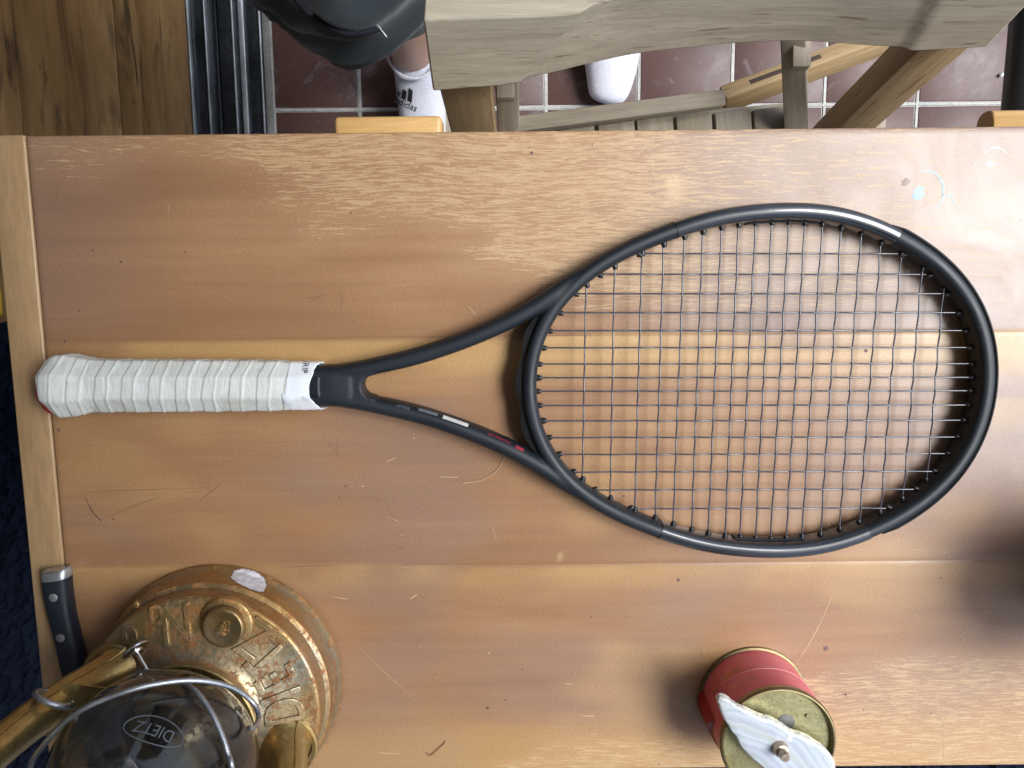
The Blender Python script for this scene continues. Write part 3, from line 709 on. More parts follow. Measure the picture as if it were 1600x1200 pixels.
for i, y in enumerate(mains):
    pr_, phr = bound_x(y, 1); pl_, phl = bound_x(y, -1)
    pts = [Vector((pl_.x, y, 0))]
    cr = [j for j in range(19) if pl_.x + .009 < cross_x(j, y) < pr_.x - .008]
    for j in cr:
        sgn = 1 if (i + j) % 2 else -1; pts.append(Vector((cross_x(j, y), y + wob(i, j), sgn * ZA)))
    pts.append(Vector((pr_.x, y, 0)))
    sm = catmull(pts, 4); tube('main_string', sm, SR, M_STRING, RK, 8, local=True)
    grom += [(Vector((pl_.x, y, 0)), Vector((1, 0, 0)), phl), (Vector((pr_.x, y, 0)), Vector((-1, 0, 0)), phr)]
for j in range(19):
    pt, pht = bound_y(cxT[j], 1); pb, phb = bound_y(cxB[j], -1)
    pts = [Vector((pb.x, pb.y, 0))]
    for i in range(15, -1, -1):
        y = mains[i]
        if pb.y + .006 < y < pt.y - .006:
            sgn = -1 if (i + j) % 2 else 1; pts.append(Vector((cross_x(j, y) + wob(j + 9, i) + .00010 * sgn, y, sgn * ZA)))
    pts.append(Vector((pt.x, pt.y, 0)))
    tube('cross_string', catmull(pts, 4), SR, M_STRING, RK, 8, local=True)
    grom += [(Vector((pb.x, pb.y, 0)), Vector((0, 1, 0)), phb), (Vector((pt.x, pt.y, 0)), Vector((0, -1, 0)), pht)]
gv, gf = [], []
prof = [(.0, .0), (.0022, .0), (.0022, .0018), (.0018, .0021), (.0018, .0031), (.0014, .0036), (.0006, .0036)]
for k in range(10):
    a = 2 * PI * k / 10
    for r_, z_ in prof: gv.append((r_ * math.cos(a), r_ * math.sin(a), z_))
for k in range(10):
    q = (k + 1) % 10
    for i in range(len(prof) - 1): gf.append((k * 7 + i, q * 7 + i, q * 7 + i + 1, k * 7 + i + 1))
gme = bpy.data.meshes.new('grommet'); gme.from_pydata(gv, [], gf); gme.materials.append(M_RUB); gme.update()
gme.polygons.foreach_set('use_smooth', [True] * len(gme.polygons)); gme.set_sharp_from_angle(angle=R(40))
for p, d, ph in grom:
    nn = hn(ph); cosang = max(.25, abs(d.dot(nn))); start = p + d * ((HW - .0004) / cosang); ax = (d * .55 - nn * .45).normalized()
    if cosang < .5: start = p + d * ((HW + .0006) / cosang) * .92
    o = link(bpy.data.objects.new('grommet', gme)); o.parent = RK; o.location = start + Vector((0, 0, .0002)); o.rotation_mode = 'QUATERNION'
    o.rotation_quaternion = ax.to_track_quat('Z', 'X')
    o.scale = (random.uniform(.92, 1.08),) * 3
# handle
def octr(th, ap, soft=.0):
    a = (th + PI / 8) % (PI / 4) - PI / 8; return ap / math.cos(a) * (1 - .012 * math.exp(-((abs(a) - PI / 8) / .06) ** 2))
GU0, GU1, PITCH = -.3262, -.1530, .0186
def grip_ap(u): return float(np.interp(u, [-.3275, -.3262, -.3235, -.3195, -.3150, -.3090, -.3030, -.2960, -.28, -.20, -.165, -.150, -.135], [.0170, .0190, .0203, .0212, .0213, .0206, .0192, .0181, .0178, .0174, .0169, .0158, .0156]))
nu, na = 430, 96; V = []; F = []; CR = []
for i in range(nu + 1):
    u = GU0 + (GU1 - GU0) * i / nu
    for k in range(na):
        th = 2 * PI * k / na
        uu = (u - (-.3030)) / PITCH + th / (2 * PI) * 1.0 + .06 * mnoise.noise(Vector((u * 60, math.cos(th) * 1.5, math.sin(th) * 1.5)))
        f = uu - math.floor(uu)
        r = octr(th, grip_ap(u)) + .00042 * (1 - sst(0, .06, f)) * 0 + .00036 * (1 - f) * float(sst(0, .045, f)) + .00040 * math.exp(-((f - .47) / .055) ** 2)
        r += .00028 * mnoise.noise(Vector((u * 110, th * 3, 2))) * (1.8 if u < -.295 else 1)
        # tail end skews the first ring as in the wrapped butt
        ux = u + (.0022 * math.cos(th * 2 + .4) * max(0, 1 - i / 40))
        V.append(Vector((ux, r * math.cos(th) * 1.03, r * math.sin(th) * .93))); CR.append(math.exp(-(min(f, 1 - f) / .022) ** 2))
for i in range(nu):
    for k in range(na): q = (k + 1) % na; F.append((i * na + k, i * na + q, (i + 1) * na + q, (i + 1) * na + k))
F.append(tuple(nu * na + k for k in range(na)))
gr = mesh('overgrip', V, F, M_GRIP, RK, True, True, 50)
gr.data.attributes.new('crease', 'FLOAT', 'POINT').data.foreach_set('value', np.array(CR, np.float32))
def oct_part(name, us, aps, mat, edge=None, n=64, capa=True, sharp=40):
    V = []; F = []
    for i, (u, ap) in enumerate(zip(us, aps)):
        for k in range(n):
            th = 2 * PI * k / n; du = edge(th, i) if edge else 0
            r = octr(th, ap); V.append(Vector((u + du, r * math.cos(th) * 1.03, r * math.sin(th) * .93)))
    for i in range(len(us) - 1):
        for k in range(n): q = (k + 1) % n; F.append((i * n + k, i * n + q, (i + 1) * n + q, (i + 1) * n + k))
    if capa: F.append(tuple(range(n))[::-1]); F.append(tuple((len(us) - 1) * n + k for k in range(n)))
    return mesh(name, V, F, mat, RK, True, True, sharp)
oct_part('butt_cap', [-.3326, -.3322, -.3308, -.3284, -.3250, -.3190], [.0085, .0105, .0140, .0172, .0196, .0195], M_RED, lambda th, i: .0016 * math.cos(th + .6) if i < 4 else 0)
oct_part('handle_core', [-.322, -.150], [.015, .0148], M_RUB)
ew = lambda th, i: (.0012 * math.sin(th * 2 + 1) + .0020 * mnoise.noise(Vector((math.cos(th) * 1.6, math.sin(th) * 1.6, 4)))) * (1 if i > 3 else .6) + (-.0042 * max(0, math.sin(th)) ** 1 * (1 if i > 4 else 0)) + (.0018 * max(0, -math.cos(th)) if i > 4 else 0)
us = [-.1560, -.1562, -.1500, -.1468, -.1440, -.1405, -.1362, -.1359, -.139]
oct_part('finishing_tape', us, [.0160, .01675, .0166, .0169, .0165, .0167, .0163, .0158, .0150], M_TAPE, ew)
oct_part('collar_wrap', [-.1515, -.1500, -.1362, -.1352, -.1340], [.0138, .0150, .01455, .0146, .0135], M_GLOSS, lambda th, i: .0006 * math.sin(th * 3))
def on_tape(x, y, z):
    th = .55 + x / .0170 * 1.0       # text runs round the handle
    u = -.1452 + y; r = octr(th, .0167) + .00032 + z
    return Vector((u, r * math.cos(th) * 1.03, r * math.sin(th) * .93))
text_on('grip_lettering', 'GRIP', .0066, on_tape, M_INK, RK, sub=True, local=True, scale=(1.0, 1))
# loose end of the overgrip under the tape
V = []; F = []
for i, (u, w0) in enumerate(((-.1600, .2), (-.1580, .9), (-.1555, 1), (-.1530, 1))):
    for k in range(7):
        th = 1.75 + .50 * k / 6 + .05 * i; r = octr(th, .0168) + .0007 + .0005 * w0
        V.append(Vector((u + .001 * k / 6, r * math.cos(th) * 1.03, r * math.sin(th) * .93)))
for i in range(3):
    for k in range(6): F.append((i * 7 + k, i * 7 + k + 1, (i + 1) * 7 + k + 1, (i + 1) * 7 + k))
mesh('tape_tail', V, F, M_TAPE, RK, True, True)
# printed decals on the lower arm, cast on to the frame
dg = bpy.context.evaluated_depsgraph_get(); bmf = bmesh.new(); bmf.from_mesh(fr.data); FT = BVHTree.FromBMesh(bmf); bmf.free()
acp = catmull([Vector((x, -y, 0)) for x, y in arm], 12)
def on_arm(u_mid, inward, flip=True):
    # frame of the lower arm at u_mid ; returns a mapper dropping (x,y) on the frame surface
    i = min(range(len(acp)), key=lambda k: abs(acp[k].x - u_mid)); t = (acp[i + 1] - acp[i - 1]).normalized(); q = Vector((-t.y, t.x, 0)); c = acp[i]
    cum = [0.0]
    for k in range(1, len(acp)): cum.append(cum[-1] + (acp[k] - acp[k - 1]).length)
    s0 = cum[i]
    def f(x, y, z):
        if flip: x, y = -x, -y
        sx = s0 + x; j = max(0, min(len(acp) - 2, int(np.searchsorted(cum, sx)) - 1)); t_ = (sx - cum[j]) / (cum[j + 1] - cum[j])
        cc = acp[j].lerp(acp[j + 1], t_); tt = (acp[j + 1] - acp[j]).normalized(); qq = Vector((-tt.y, tt.x, 0))
        p = cc + qq * (inward + y) + Vector((0, 0, .03)); h = FT.ray_cast(p, Vector((0, 0, -1)))
        z0 = h[0].z if h[0] and h[0].z > .001 else .006
        return Vector((p.x, p.y, z0)) + (h[1] if h[0] else Vector((0, 0, 1))) * .00035
    return f
text_on('red_lettering', 'countervail', .0031, on_arm(-.012, .0046), M_RED_PRINT, RK, local=True, scale=(1.25, .75), sub=True)
def patch(name, u, inw, L, wd, mat, n=14):
    f = on_arm(u, inw); V = []; F = []
    for i in range(n + 1):
        for k in (0, 1, 2): V.append(f(-L / 2 + L * i / n, wd * (k / 2 - .5), 0))
    for i in range(n):
        for k in (0, 1): F.append((i * 3 + k, i * 3 + k + 1, i * 3 + k + 4, i * 3 + k + 3))
    return mesh(name, V, F, mat, RK, True, True)
patch('red_emblem', .0040, .0044, .0062, .0017, M_RED_PRINT)
patch('sticker', -.0415, .0046, .0188, .0017, M_WHITE_PRINT)
text_on('grey_lettering', 'tour', .0042, on_arm(-.0785, .0036), M_GREY_PRINT, RK, local=True, scale=(1.35, .75), sub=True)
patch('grey_print', -.0600, .0046, .014, .0014, M_GREY_PRINT)

# ------------------------------------------------------------------ lantern
LC = Vector((-.2252, -.3040, TZ)); LT = thing('oil_lantern', 'rusty brass hurricane lantern with raised lettering standing on the lower left of the table', 'lantern', LC)
fprof = [(0, .001), (.0895, .001), (.0915, .0018), (.0928, .0038), (.0920, .0062), (.0905, .0080), (.0900, .0120), (.0890, .0190), (.0884, .0235), (.0886, .0250), (.0882, .0262), (.0868, .0268), (.0850, .0275), (.0846, .0290), (.0842, .0370), (.0842, .0400), (.0846, .0412), (.0840, .0426), (.0826, .0434), (.0805, .0434), (.0640, .0490), (.0500, .0535), (.0440, .0560), (.0425, .0580), (.0422, .0605), (.0405, .0625), (.0385, .0632), (.0365, .0625), (.0345, .0600), (.0, .0595)]
fo = lathe('fount', fprof, LC, M_FOUNT, LT, 160, sharp=38)
def fz(r): return float(np.interp(r, [p[0] for p in fprof[19:23]][::-1], [p[1] for p in fprof[19:23]][::-1]))
def fount_letter(s, px, py, size=.0255, dr=0, sx=1.0, name='raised_letter'):
    p = at(px, py, TZ + .051) - LC; r = math.hypot(p.x, p.y) + dr; a = math.atan2(p.y, p.x)
    er = Vector((math.cos(a), math.sin(a), 0)); et = Vector((-math.sin(a), math.cos(a), 0))
    def f(x, y, z):      # letter tops point to the middle, read counter-clockwise
        q = er * (r - y) + et * x; rr = q.length; return LC + Vector((q.x, q.y, fz(rr) + .0000 + z))
    return text_on(name, s, size, f, M_FOUNT, LT, ext=.0010, bev=.00075, scale=(sx, 1))
for s, x, y, dr in (('N', 272, 975, 0), ('o', 243, 977, .003), ('.', 217, 969, .002), ('8', 203, 1003, 0), ('Z', 398, 1000, 0), ('T', 417, 1030, 0), ('E', 434, 1062, 0), ('I', 442, 1087, 0), ('D', 448, 1112, 0)):
    fount_letter(s, x, y, {'N': .035, 'o': .029, '.': .03, '8': .033}.get(s, .037), dr, {'N': .85, 'I': .9}.get(s, .74))
# filler cap
cp = at(345, 985, TZ + .058); cz = TZ + fz(math.hypot(cp.x - LC.x, cp.y - LC.y)) 
lathe('cap_collar', [(.0, -.002), (.0195, -.002), (.0185, .0010), (.0168, .0020), (.0, .0022)], (cp.x, cp.y, cz), M_FOUNT, LT, 48)
fc = lathe('filler_cap', [(.0142, .0022), (.0146, .0030), (.0146, .0072), (.0138, .0084), (.0125, .0086), (.0112, .0080), (0, .0082)], (cp.x, cp.y, cz), M_CAP, LT, 48, sharp=50)
ca = R(52)
def capf(x, y, z):
    c, s = math.cos(ca), math.sin(ca); return Vector((cp.x + x * c - y * s, cp.y + x * s + y * c, cz + .0083 + z))
text_on('cap_lettering', 'DIETZ', .0058, capf, M_CAP, LT, ext=.0003, bev=.00018, scale=(.62, 1.0))
ov = [capf(.0068 * math.cos(2 * PI * k / 32), .0036 * math.sin(2 * PI * k / 32), 0) for k in range(33)]
tube('cap_emblem', ov, .00030, M_CAP, LT, 6)
# torn label on the rim band
vs = []; pts = [(366, 892), (380, 889), (398, 893), (412, 903), (416, 916), (411, 925), (398, 924), (384, 918), (370, 911), (361, 903)]
lp = [at(x, y, TZ + .024) for x, y in pts]; cc = sum(lp, Vector()) / len(lp)
def band_pt(p, o=.0012):
    d = Vector((p.x - LC.x, p.y - LC.y, 0)); r = d.length; rr = [q[0] for q in fprof[5:14]][::-1]; zz = [q[1] for q in fprof[5:14]][::-1]
    return Vector((p.x, p.y, TZ)) if False else d.normalized() * 0 + Vector((p.x, p.y, 0))
FB = bvh(fo)
def cast_cam(px, py, tree, off=.0004):
    o = Vector((0, 0, CH)); d = (at(px, py, 0) - o).normalized(); h = tree.ray_cast(o, d)
    return (h[0] + h[1].normalized() * off * (1 if h[1].dot(d) < 0 else -1)) if h[0] else None
def decal_poly(name, poly, tree, mat, parent, step=3, off=.0004):
    xs = [p[0] for p in poly]; ys = [p[1] for p in poly]; V = []; idx = {}; F = []
    def inside(x, y):
        c = False; n = len(poly)
        for i in range(n):
            (x1, y1), (x2, y2) = poly[i], poly[(i + 1) % n]
            if (y1 > y) != (y2 > y) and x < (x2 - x1) * (y - y1) / (y2 - y1) + x1: c = not c
        return c
    gx = np.arange(min(xs), max(xs) + step, step); gy = np.arange(min(ys), max(ys) + step, step)
    for j in range(len(gy) - 1):
        for i in range(len(gx) - 1):
            if inside(gx[i] + step / 2, gy[j] + step / 2):
                q = []
                for a, b in ((i, j), (i, j + 1), (i + 1, j + 1), (i + 1, j)):
                    if (a, b) not in idx:
                        p = cast_cam(gx[a], gy[b], tree, off)
                        if p is None: break
                        idx[(a, b)] = len(V); V.append(p)
                    q.append(idx[(a, b)])
                if len(q) == 4: F.append(tuple(q))
    return mesh(name, V, F, mat, parent, True)
decal_poly('torn_label', pts, FB, M_PAPER, LT, 1.5)
# side tubes
ta = math.atan2(-.0575, .1227); TD = Vector((math.cos(ta), math.sin(ta), 0)); TP = Vector((-TD.y, TD.x, 0))
for s in (-1, 1):
    base = LC + TD * s * .0650 + Vector((0, 0, .046))
    path = [LC + TD * s * d_ + Vector((0, 0, z_)) for d_, z_ in ((.0650, .044), (.0690, .056), (.0740, .068), (.0790, .086), (.0832, .114), (.0850, .142), (.0848, .18), (.0760, .222), (.0500, .250), (.0, .262))]
    sm = catmull(path, 8); rr = [float(np.interp(i, [0, 4, 10, 18, 26, 60], [.0235, .0195, .0162, .0138, .0125, .0115])) for i in range(len(sm))]
    V = []; F = []; sg = 24
    for i, p in enumerate(sm):
        t = (sm[min(i + 1, len(sm) - 1)] - sm[max(i - 1, 0)]).normalized(); b = TP; a = b.cross(t).normalized()
        for k in range(sg):
            an = 2 * PI * k / sg; x, y = sup(an, 2.6); V.append(p + a * x * rr[i] * .85 + b * y * rr[i] * 1.05)
    for i in range(len(sm) - 1):
        for k in range(sg): q = (k + 1) % sg; F.append((i * sg + k, i * sg + q, (i + 1) * sg + q, (i + 1) * sg + k))
    sd_ = mesh('side_tube', V, F, M_BRASS, LT, True, sharp=50)
    seam = [sm[i] + TP * rr[i] * 1.06 for i in range(1, len(sm))]
    tube('tube_seam', seam, .0010, M_BRASS, LT, 6)
    lathe('tube_collar', [(.0215, -.004), (.0238, -.002), (.0238, .0), (.0225, .0015), (.020, .0015)], base, M_BRASS, LT, 40)
    # bail ear
    ear = LC + TD * s * .078 + Vector((0, 0, .108)) + TP * .012
    ring = [ear + TD * s * (.011 * math.sin(a_)) + Vector((0, 0, .010 * math.cos(a_))) + TP * (.004 * math.cos(a_) + .002) for a_ in [R(v) for v in range(-120, 150, 18)]]
    tube('bail_hook', ring, .0021, M_STEEL, LT, 10)
# cross plate that carries the globe, burner, globe
for s in (-1, 1):
    c1 = LC + TD * s * .052 + Vector((0, 0, .0860)); c2 = LC + TD * s * .080 + Vector((0, 0, .0990))
    beam('plate_arm', c1, c2, .040 if s < 0 else .014, .0012, M_BRASS, LT, bev=.0003)
lathe('globe_plate', [(.030, .066), (.044, .0665), (.0475, .0685), (.0490, .0720), (.0480, .0730), (.0455, .0700), (.030, .0680)], LC, M_BRASS, LT, 72)
lathe('burner_cone', [(.030, .060), (.031, .066), (.026, .074), (.016, .084), (.007, .090), (.0065, .088)], LC, M_FOUNT, LT, 48)
tube('wick_tube', [LC + Vector((0, 0, .08)), LC + Vector((0, 0, .0925))], .0055, M_FOUNT, LT, 12)
gp = [(.0400, .0725), (.0440, .0745), (.0520, .0840), (.0585, .0960), (.0618, .1090), (.0622, .1210), (.0600, .1340), (.0550, .1470), (.0480, .1600), (.0415, .1710), (.0385, .1780), (.0380, .1830)]
gpc = catmull([Vector((r_, z_, 0)) for r_, z_ in gp], 4); outer = [(p.x, p.y) for p in gpc]
lathe('globe', outer + [(r_ - .0016, z_) for r_, z_ in outer[::-1]] + [outer[0]], LC, M_GLASS, LT, 96, sharp=80)
def globef(az, zc):
    def f(x, y, z):
        zz = zc + y * .86; r_ = float(np.interp(zz, [p[1] for p in outer], [p[0] for p in outer])) + .0002 + z
        a_ = az + x / r_ * 1.0; return LC + Vector((r_ * math.cos(a_), r_ * math.sin(a_), zz))
    return f
gfn = globef(R(70), .150)
text_on('globe_lettering', 'DIETZ', .0100, lambda x, y, z: gfn(x, y, z), M_ETCH, LT, sub=True, scale=(.85, 1))
tube('globe_emblem', [gfn(.0175 * math.cos(2 * PI * k / 48), .0080 * math.sin(2 * PI * k / 48), 0) for k in range(49)], .00035, M_ETCH, LT, 5)
# hood and chimney above (they close the lantern)
lathe('hood', [(.040, .183), (.052, .187), (.050, .196), (.034, .214), (.030, .216), (.030, .236), (.046, .240), (.030, .262), (.012, .272), (.0, .273)], LC, M_BRASS, LT, 72)
# wire guards round the globe
def wire(name, pts, r=.0017): return tube(name, catmull(pts, 8), r, M_STEEL, LT, 10)
bpy.context.view_layer.update(); GT = bvh([o for o in LT.children if o.name == 'globe'][0])
def over_globe(pts, off):
    out = []
    for x, y, z in pts:
        h = cast_cam(x, y, GT, off); p = at(x, y, TZ + z)
        out.append(h if h is not None and h.z > TZ + .09 else p)
    return out
wire('guard_wire', over_globe([(372, 1146, .082), (381, 1143, .088), (387, 1128, .096), (378, 1108, .104), (354, 1091, .112), (325, 1082, .118), (290, 1079, .12), (250, 1083, .13), (205, 1094, .14), (150, 1116, .142), (115, 1140, .142), (90, 1168, .142), (70, 1200, .142)], .0075) + [at(58, 1240, TZ + .142)])
wire('guard_wire', [at(189, 1080, TZ + .070), at(193, 1066, TZ + .076), at(213, 1053, TZ + .088), at(240, 1050, TZ + .098), at(272, 1061, TZ + .108)] + over_globe([(300, 1085, .12), (323, 1115, .13), (340, 1150, .13), (350, 1180, .13), (356, 1205, .13)], .0035) + [at(360, 1260, TZ + .12)])
# wick adjuster
k0 = at(240, 1064, TZ + .078); k1 = at(213, 1017, TZ + .070)
tube('wick_shaft', [k0, k1], .0013, M_CHROME, LT, 10)
kd = (k1 - k0).normalized(); km = Matrix.Translation(k1) @ kd.to_track_quat('Z', 'X').to_matrix().to_4x4()
lathe('wick_knob', [(0, -.0016), (.0040, -.0016), (.0045, -.0002), (.0088, 0), (.0096, .0005), (.0096, .0017), (.0088, .0021), (.006, .0011), (.0, .0009)], (0, 0, 0), M_CHROME, LT, 40, axis=km)

# ------------------------------------------------------------------ knife
KN = thing('kitchen_knife', 'kitchen knife with black riveted handle on the end board beside the lantern', 'knife', at(90, 960, TZ))
kc = [(85.5, 905), (87, 925), (90, 945), (94, 965), (99, 985), (105, 1010), (112, 1040), (118, 1062), (124, 1085)]
khw = [.0094, .0095, .0093, .0088, .0086, .0087, .0090, .0088, .0078]
kp = [at(x, y, TZ + .0125) for x, y in kc]; V = []; F = []; sg = 20
for i, p in enumerate(kp):
    t = (kp[min(i + 1, len(kp) - 1)] - kp[max(i - 1, 0)]); t.z = 0; t.normalize(); q = Vector((t.y, -t.x, 0))
    for k in range(sg): x, z = sup(2 * PI * k / sg, 3.2); V.append(Vector((p.x, p.y, TZ + .0090)) + q * x * khw[i] + Vector((0, 0, z * .0078)))
for i in range(len(kp) - 1):
    for k in range(sg): m = (k + 1) % sg; F.append((i * sg + k, i * sg + m, (i + 1) * sg + m, (i + 1) * sg + k))
F += [tuple(range(sg))[::-1], tuple((len(kp) - 1) * sg + k for k in range(sg))]
mesh('handle', V, F, M_KNIFE, KN, True, sharp=50)
e0 = [at(84.5, 893.5, TZ + .0125), at(84.8, 897, TZ + .0125), at(85.6, 905.5, TZ + .0125)]; V = []; F = []
for i, (p, hw) in enumerate(zip(e0, (.0090, .0100, .0097))):
    q = (Vector((1, .10, 0))).normalized()
    for k in range(sg): x, z = sup(2 * PI * k / sg, 3.2); V.append(Vector((p.x, p.y, TZ + .0090)) + q * x * hw + Vector((0, abs(x) * .0012 if i == 0 else 0, z * (.0081 if i else .0065))))
for i in range(2):
    for k in range(sg): m = (k + 1) % sg; F.append((i * sg + k, i * sg + m, (i + 1) * sg + m, (i + 1) * sg + k))
F += [tuple(range(sg))[::-1], tuple(2 * sg + k for k in range(sg))]
mesh('end_cap', V, F, M_ALU, KN, True, sharp=50)
M_RIV = plain('dull_rivet', (.30, .31, .33), .45, .6)
for x, y in ((83, 934), (94, 997), (110, 1060)):
    p = at(x, y, TZ + .0168); lathe('rivet', [(0, .0007), (.0028, .0006), (.0032, .0003), (.0033, -.002)], (p.x, p.y, TZ + .0168), M_RIV, KN, 24)
b0, b1 = kp[-1], at(150, 1190, TZ + .01)
beam('blade', Vector((b0.x, b0.y, TZ + .009)), Vector((b0.x + .012, b0.y - .12, TZ + .009)), .022, .002, M_CHROME, KN, bev=.0004)

# ------------------------------------------------------------------ small red tin with agate slice
CC = Vector((.1846, -.3236, TZ)); TN = thing('tin', 'small round tin with faded red sides and dull brass lid near the bottom edge', 'tin', CC)
lathe('tin_side', [(0, .001), (.0398, .001), (.0398, .0585)], CC, M_CAN, TN, 96)
lathe('bottom_rim', [(.0398, .0005), (.0412, .0005), (.0417, .0014), (.0415, .0024), (.0400, .0030), (.0397, .0025)], CC, M_RIM, TN, 96)
lathe('lid', [(.0397, .0540), (.0402, .0545), (.0404, .0585), (.0400, .0600), (.0392, .0603), (.0384, .0598), (.0380, .0575), (.0372, .0560), (.0, .0562)], CC, M_LID, TN, 96, sharp=50)
lathe('top_rim', [(.0403, .0570), (.0408, .0580), (.0408, .0594), (.0401, .0606), (.0391, .0608), (.0384, .0600), (.0384, .0592)], CC, M_RIM, TN, 96)
seam = [CC + Vector((.0400 * math.cos(a), .0400 * math.sin(a), .030 + .0006 * math.sin(5 * a))) for a in np.linspace(R(20), R(150), 40)]
tube('paper_seam', seam, .00028, plain('paper_seam', (.55, .20, .18), .5), TN, 5)
def canf(az, zc):
    def f(x, y, z):
        a = az + x / .0400; return CC + Vector((.0400 * math.cos(a), .0400 * math.sin(a), zc + y)) + Vector((math.cos(a), math.sin(a), 0)) * .00012
    return f
f1 = canf(R(135), .0225); text_on('gold_lettering', 'DEEL IN', .0085, lambda x, y, z: f1(x, y, z), M_GOLD, TN, sub=True, scale=(1.0, .85))
f2 = canf(R(128), .0145); text_on('gold_lettering', 'o . n . v . o', .0055, lambda x, y, z: f2(x, y, z), M_GOLD, TN, sub=True, scale=(1.1, .85))
f3 = canf(R(118), .0400); text_on('gold_lettering', 'm - m', .0075, lambda x, y, z: f3(x, y, z), M_GOLD, TN, sub=True)
# folded corner of the red paper standing off the left side
fl = [(R(168), .002, .0400), (R(178), .002, .0432), (R(190), .002, .0428), (R(200), .002, .0405), (R(172), .040, .0400), (R(180), .036, .0440), (R(196), .030, .0420), (R(204), .040, .0402)]
fv = [CC + Vector((r_ * math.cos(a), r_ * math.sin(a), z_)) for a, z_, r_ in fl]
fb = mesh('paper_flap', fv, [(0, 1, 5, 4), (1, 2, 6, 5), (2, 3, 7, 6), (4, 5, 6, 7), (0, 3, 2, 1)], M_FLAP, TN, False)
lathe('lid_dent', [(0, .00035), (.005, .0003), (.0062, .0001), (.0066, -.0004)], (CC.x + .006, CC.y + .013, TZ + .0562), plain('dark_solder', (.13, .13, .12), .5, .6), TN, 20)
lathe('lid_nub', [(0, .0012), (.0009, .0011), (.0014, .0005), (.0016, -.0004)], (CC.x + .0205, CC.y + .018, TZ + .0563), M_LID, TN, 12)
AG = thing('agate_slice', 'polished pale blue banded agate slice bolted flat on top of the red tin', 'agate slice', CC + Vector((0, 0, .062)))
ap = [(1121, 1096), (1123, 1091.5), (1128, 1089), (1138, 1092), (1152, 1103), (1166, 1109), (1178, 1115), (1187, 1119), (1196, 1122), (1205, 1124), (1222, 1133), (1238, 1144), (1254, 1149), (1267, 1155), (1279, 1163), (1287, 1168), (1297, 1178), (1304, 1189), (1306, 1199), (1300, 1212), (1282, 1222), (1255, 1229), (1232, 1226), (1212, 1214), (1192, 1199), (1181, 1190), (1172, 1182), (1162, 1172), (1155, 1163), (1150, 1151), (1142, 1142), (1136, 1131), (1129, 1120), (1125, 1109)]
AZ = TZ + .0675; aw = [at(x, y, AZ) for x, y in ap]; ac = sum(aw, Vector()) / len(aw)
dense = catmull(aw, 5, True); n = len(dense); V = []; F = []; EG = []; BD = []
rings = [(1.0, 0), (.980, .7), (.93, 1), (.7, 1), (.45, 1), (.2, 1)]
dirv = Vector((.86, -.51, 0)).normalized(); perp = Vector((.51, .86, 0)).normalized()
def addv(p, e): V.append(p); EG.append(e); d = p - ac; BD.append(.5 + d.dot(perp) / .034 + .35 * (d.dot(dirv) / .05) ** 2)
for si, (s, zf) in enumerate(rings):
    for k, p in enumerate(dense):
        jag = 1 + (.012 * mnoise.noise(p * 900) if si < 3 else 0)
        q = ac + (p - ac) * s * jag; top_e = 1 if (p - ac).dot(perp) > .002 else .35
        addv(Vector((q.x, q.y, AZ - .0008 + .0016 * zf)), (1.0 if si < 1 else .9 * top_e if si == 1 else .25 * top_e if si == 2 else 0))
addv(Vector((ac.x, ac.y, AZ + .0008)), 0); c_i = len(V) - 1
for i in range(len(rings) - 1):
    for k in range(n): q = (k + 1) % n; F.append((i * n + k, i * n + q, (i + 1) * n + q, (i + 1) * n + k))
for k in range(n): F.append(((len(rings) - 1) * n + k, (len(rings) - 1) * n + (k + 1) % n, c_i))
b = len(V)
for k, p in enumerate(dense): addv(Vector((p.x, p.y, AZ - .0052)), 1)
for k in range(n): F.append((k, b + k, b + (k + 1) % n, (k + 1) % n))
F.append(tuple(b + k for k in range(n))[::-1])
sb = mesh('stone_slab', V, F, M_AGATE, AG, True, sharp=50)
for nm, arr in (('edge', EG), ('band', BD)): sb.data.attributes.new(nm, 'FLOAT', 'POINT').data.foreach_set('value', np.array(arr, np.float32))
sp = at(1218, 1168, AZ)
M_NUT = plain('worn_brass_nut', (.42, .33, .24), .35, .9, .35, 500, .5)
lathe('nut', [(.0, .0008), (.0058, .0008), (.0056, .0020), (.0046, .0052), (.0038, .0056), (.0, .0056)], (sp.x, sp.y, AZ), M_NUT, AG, 32)
lathe('bolt', [(.0032, .0056), (.0034, .0105), (.0030, .0118), (.0, .0120)], (sp.x, sp.y, AZ), M_NUT, AG, 24)
tube('bolt_shank', [Vector((sp.x, sp.y, TZ + .057)), Vector((sp.x, sp.y, AZ - .005))], .0028, M_NUT, AG, 12)
p = at(1234, 1153, AZ + .001); V_, F_ = blob(1235, 1153, 4, 7); 
mesh('chip', [Vector((p.x + (v.x - V_[0].x), p.y + (v.y - V_[0].y), AZ + .0009 + (0.0007 if i == 0 else 0))) for i, v in enumerate(V_)], F_, M_PAPER, AG, True)

# ------------------------------------------------------------------ dark pot added for the unseen thing whose shade falls in from the right
PT = thing('shade_pot', 'unseen dark pot added on the table just beyond the right edge to cast its shade', 'pot', (.455, -.222, TZ))
lathe('pot_body', [(0, .001), (.048, .001), (.053, .03), (.058, .11), (.062, .113), (.062, .125), (.056, .125), (.054, .112), (.0, .108)], (.455, -.222, TZ), M_BLACKM, PT, 48)

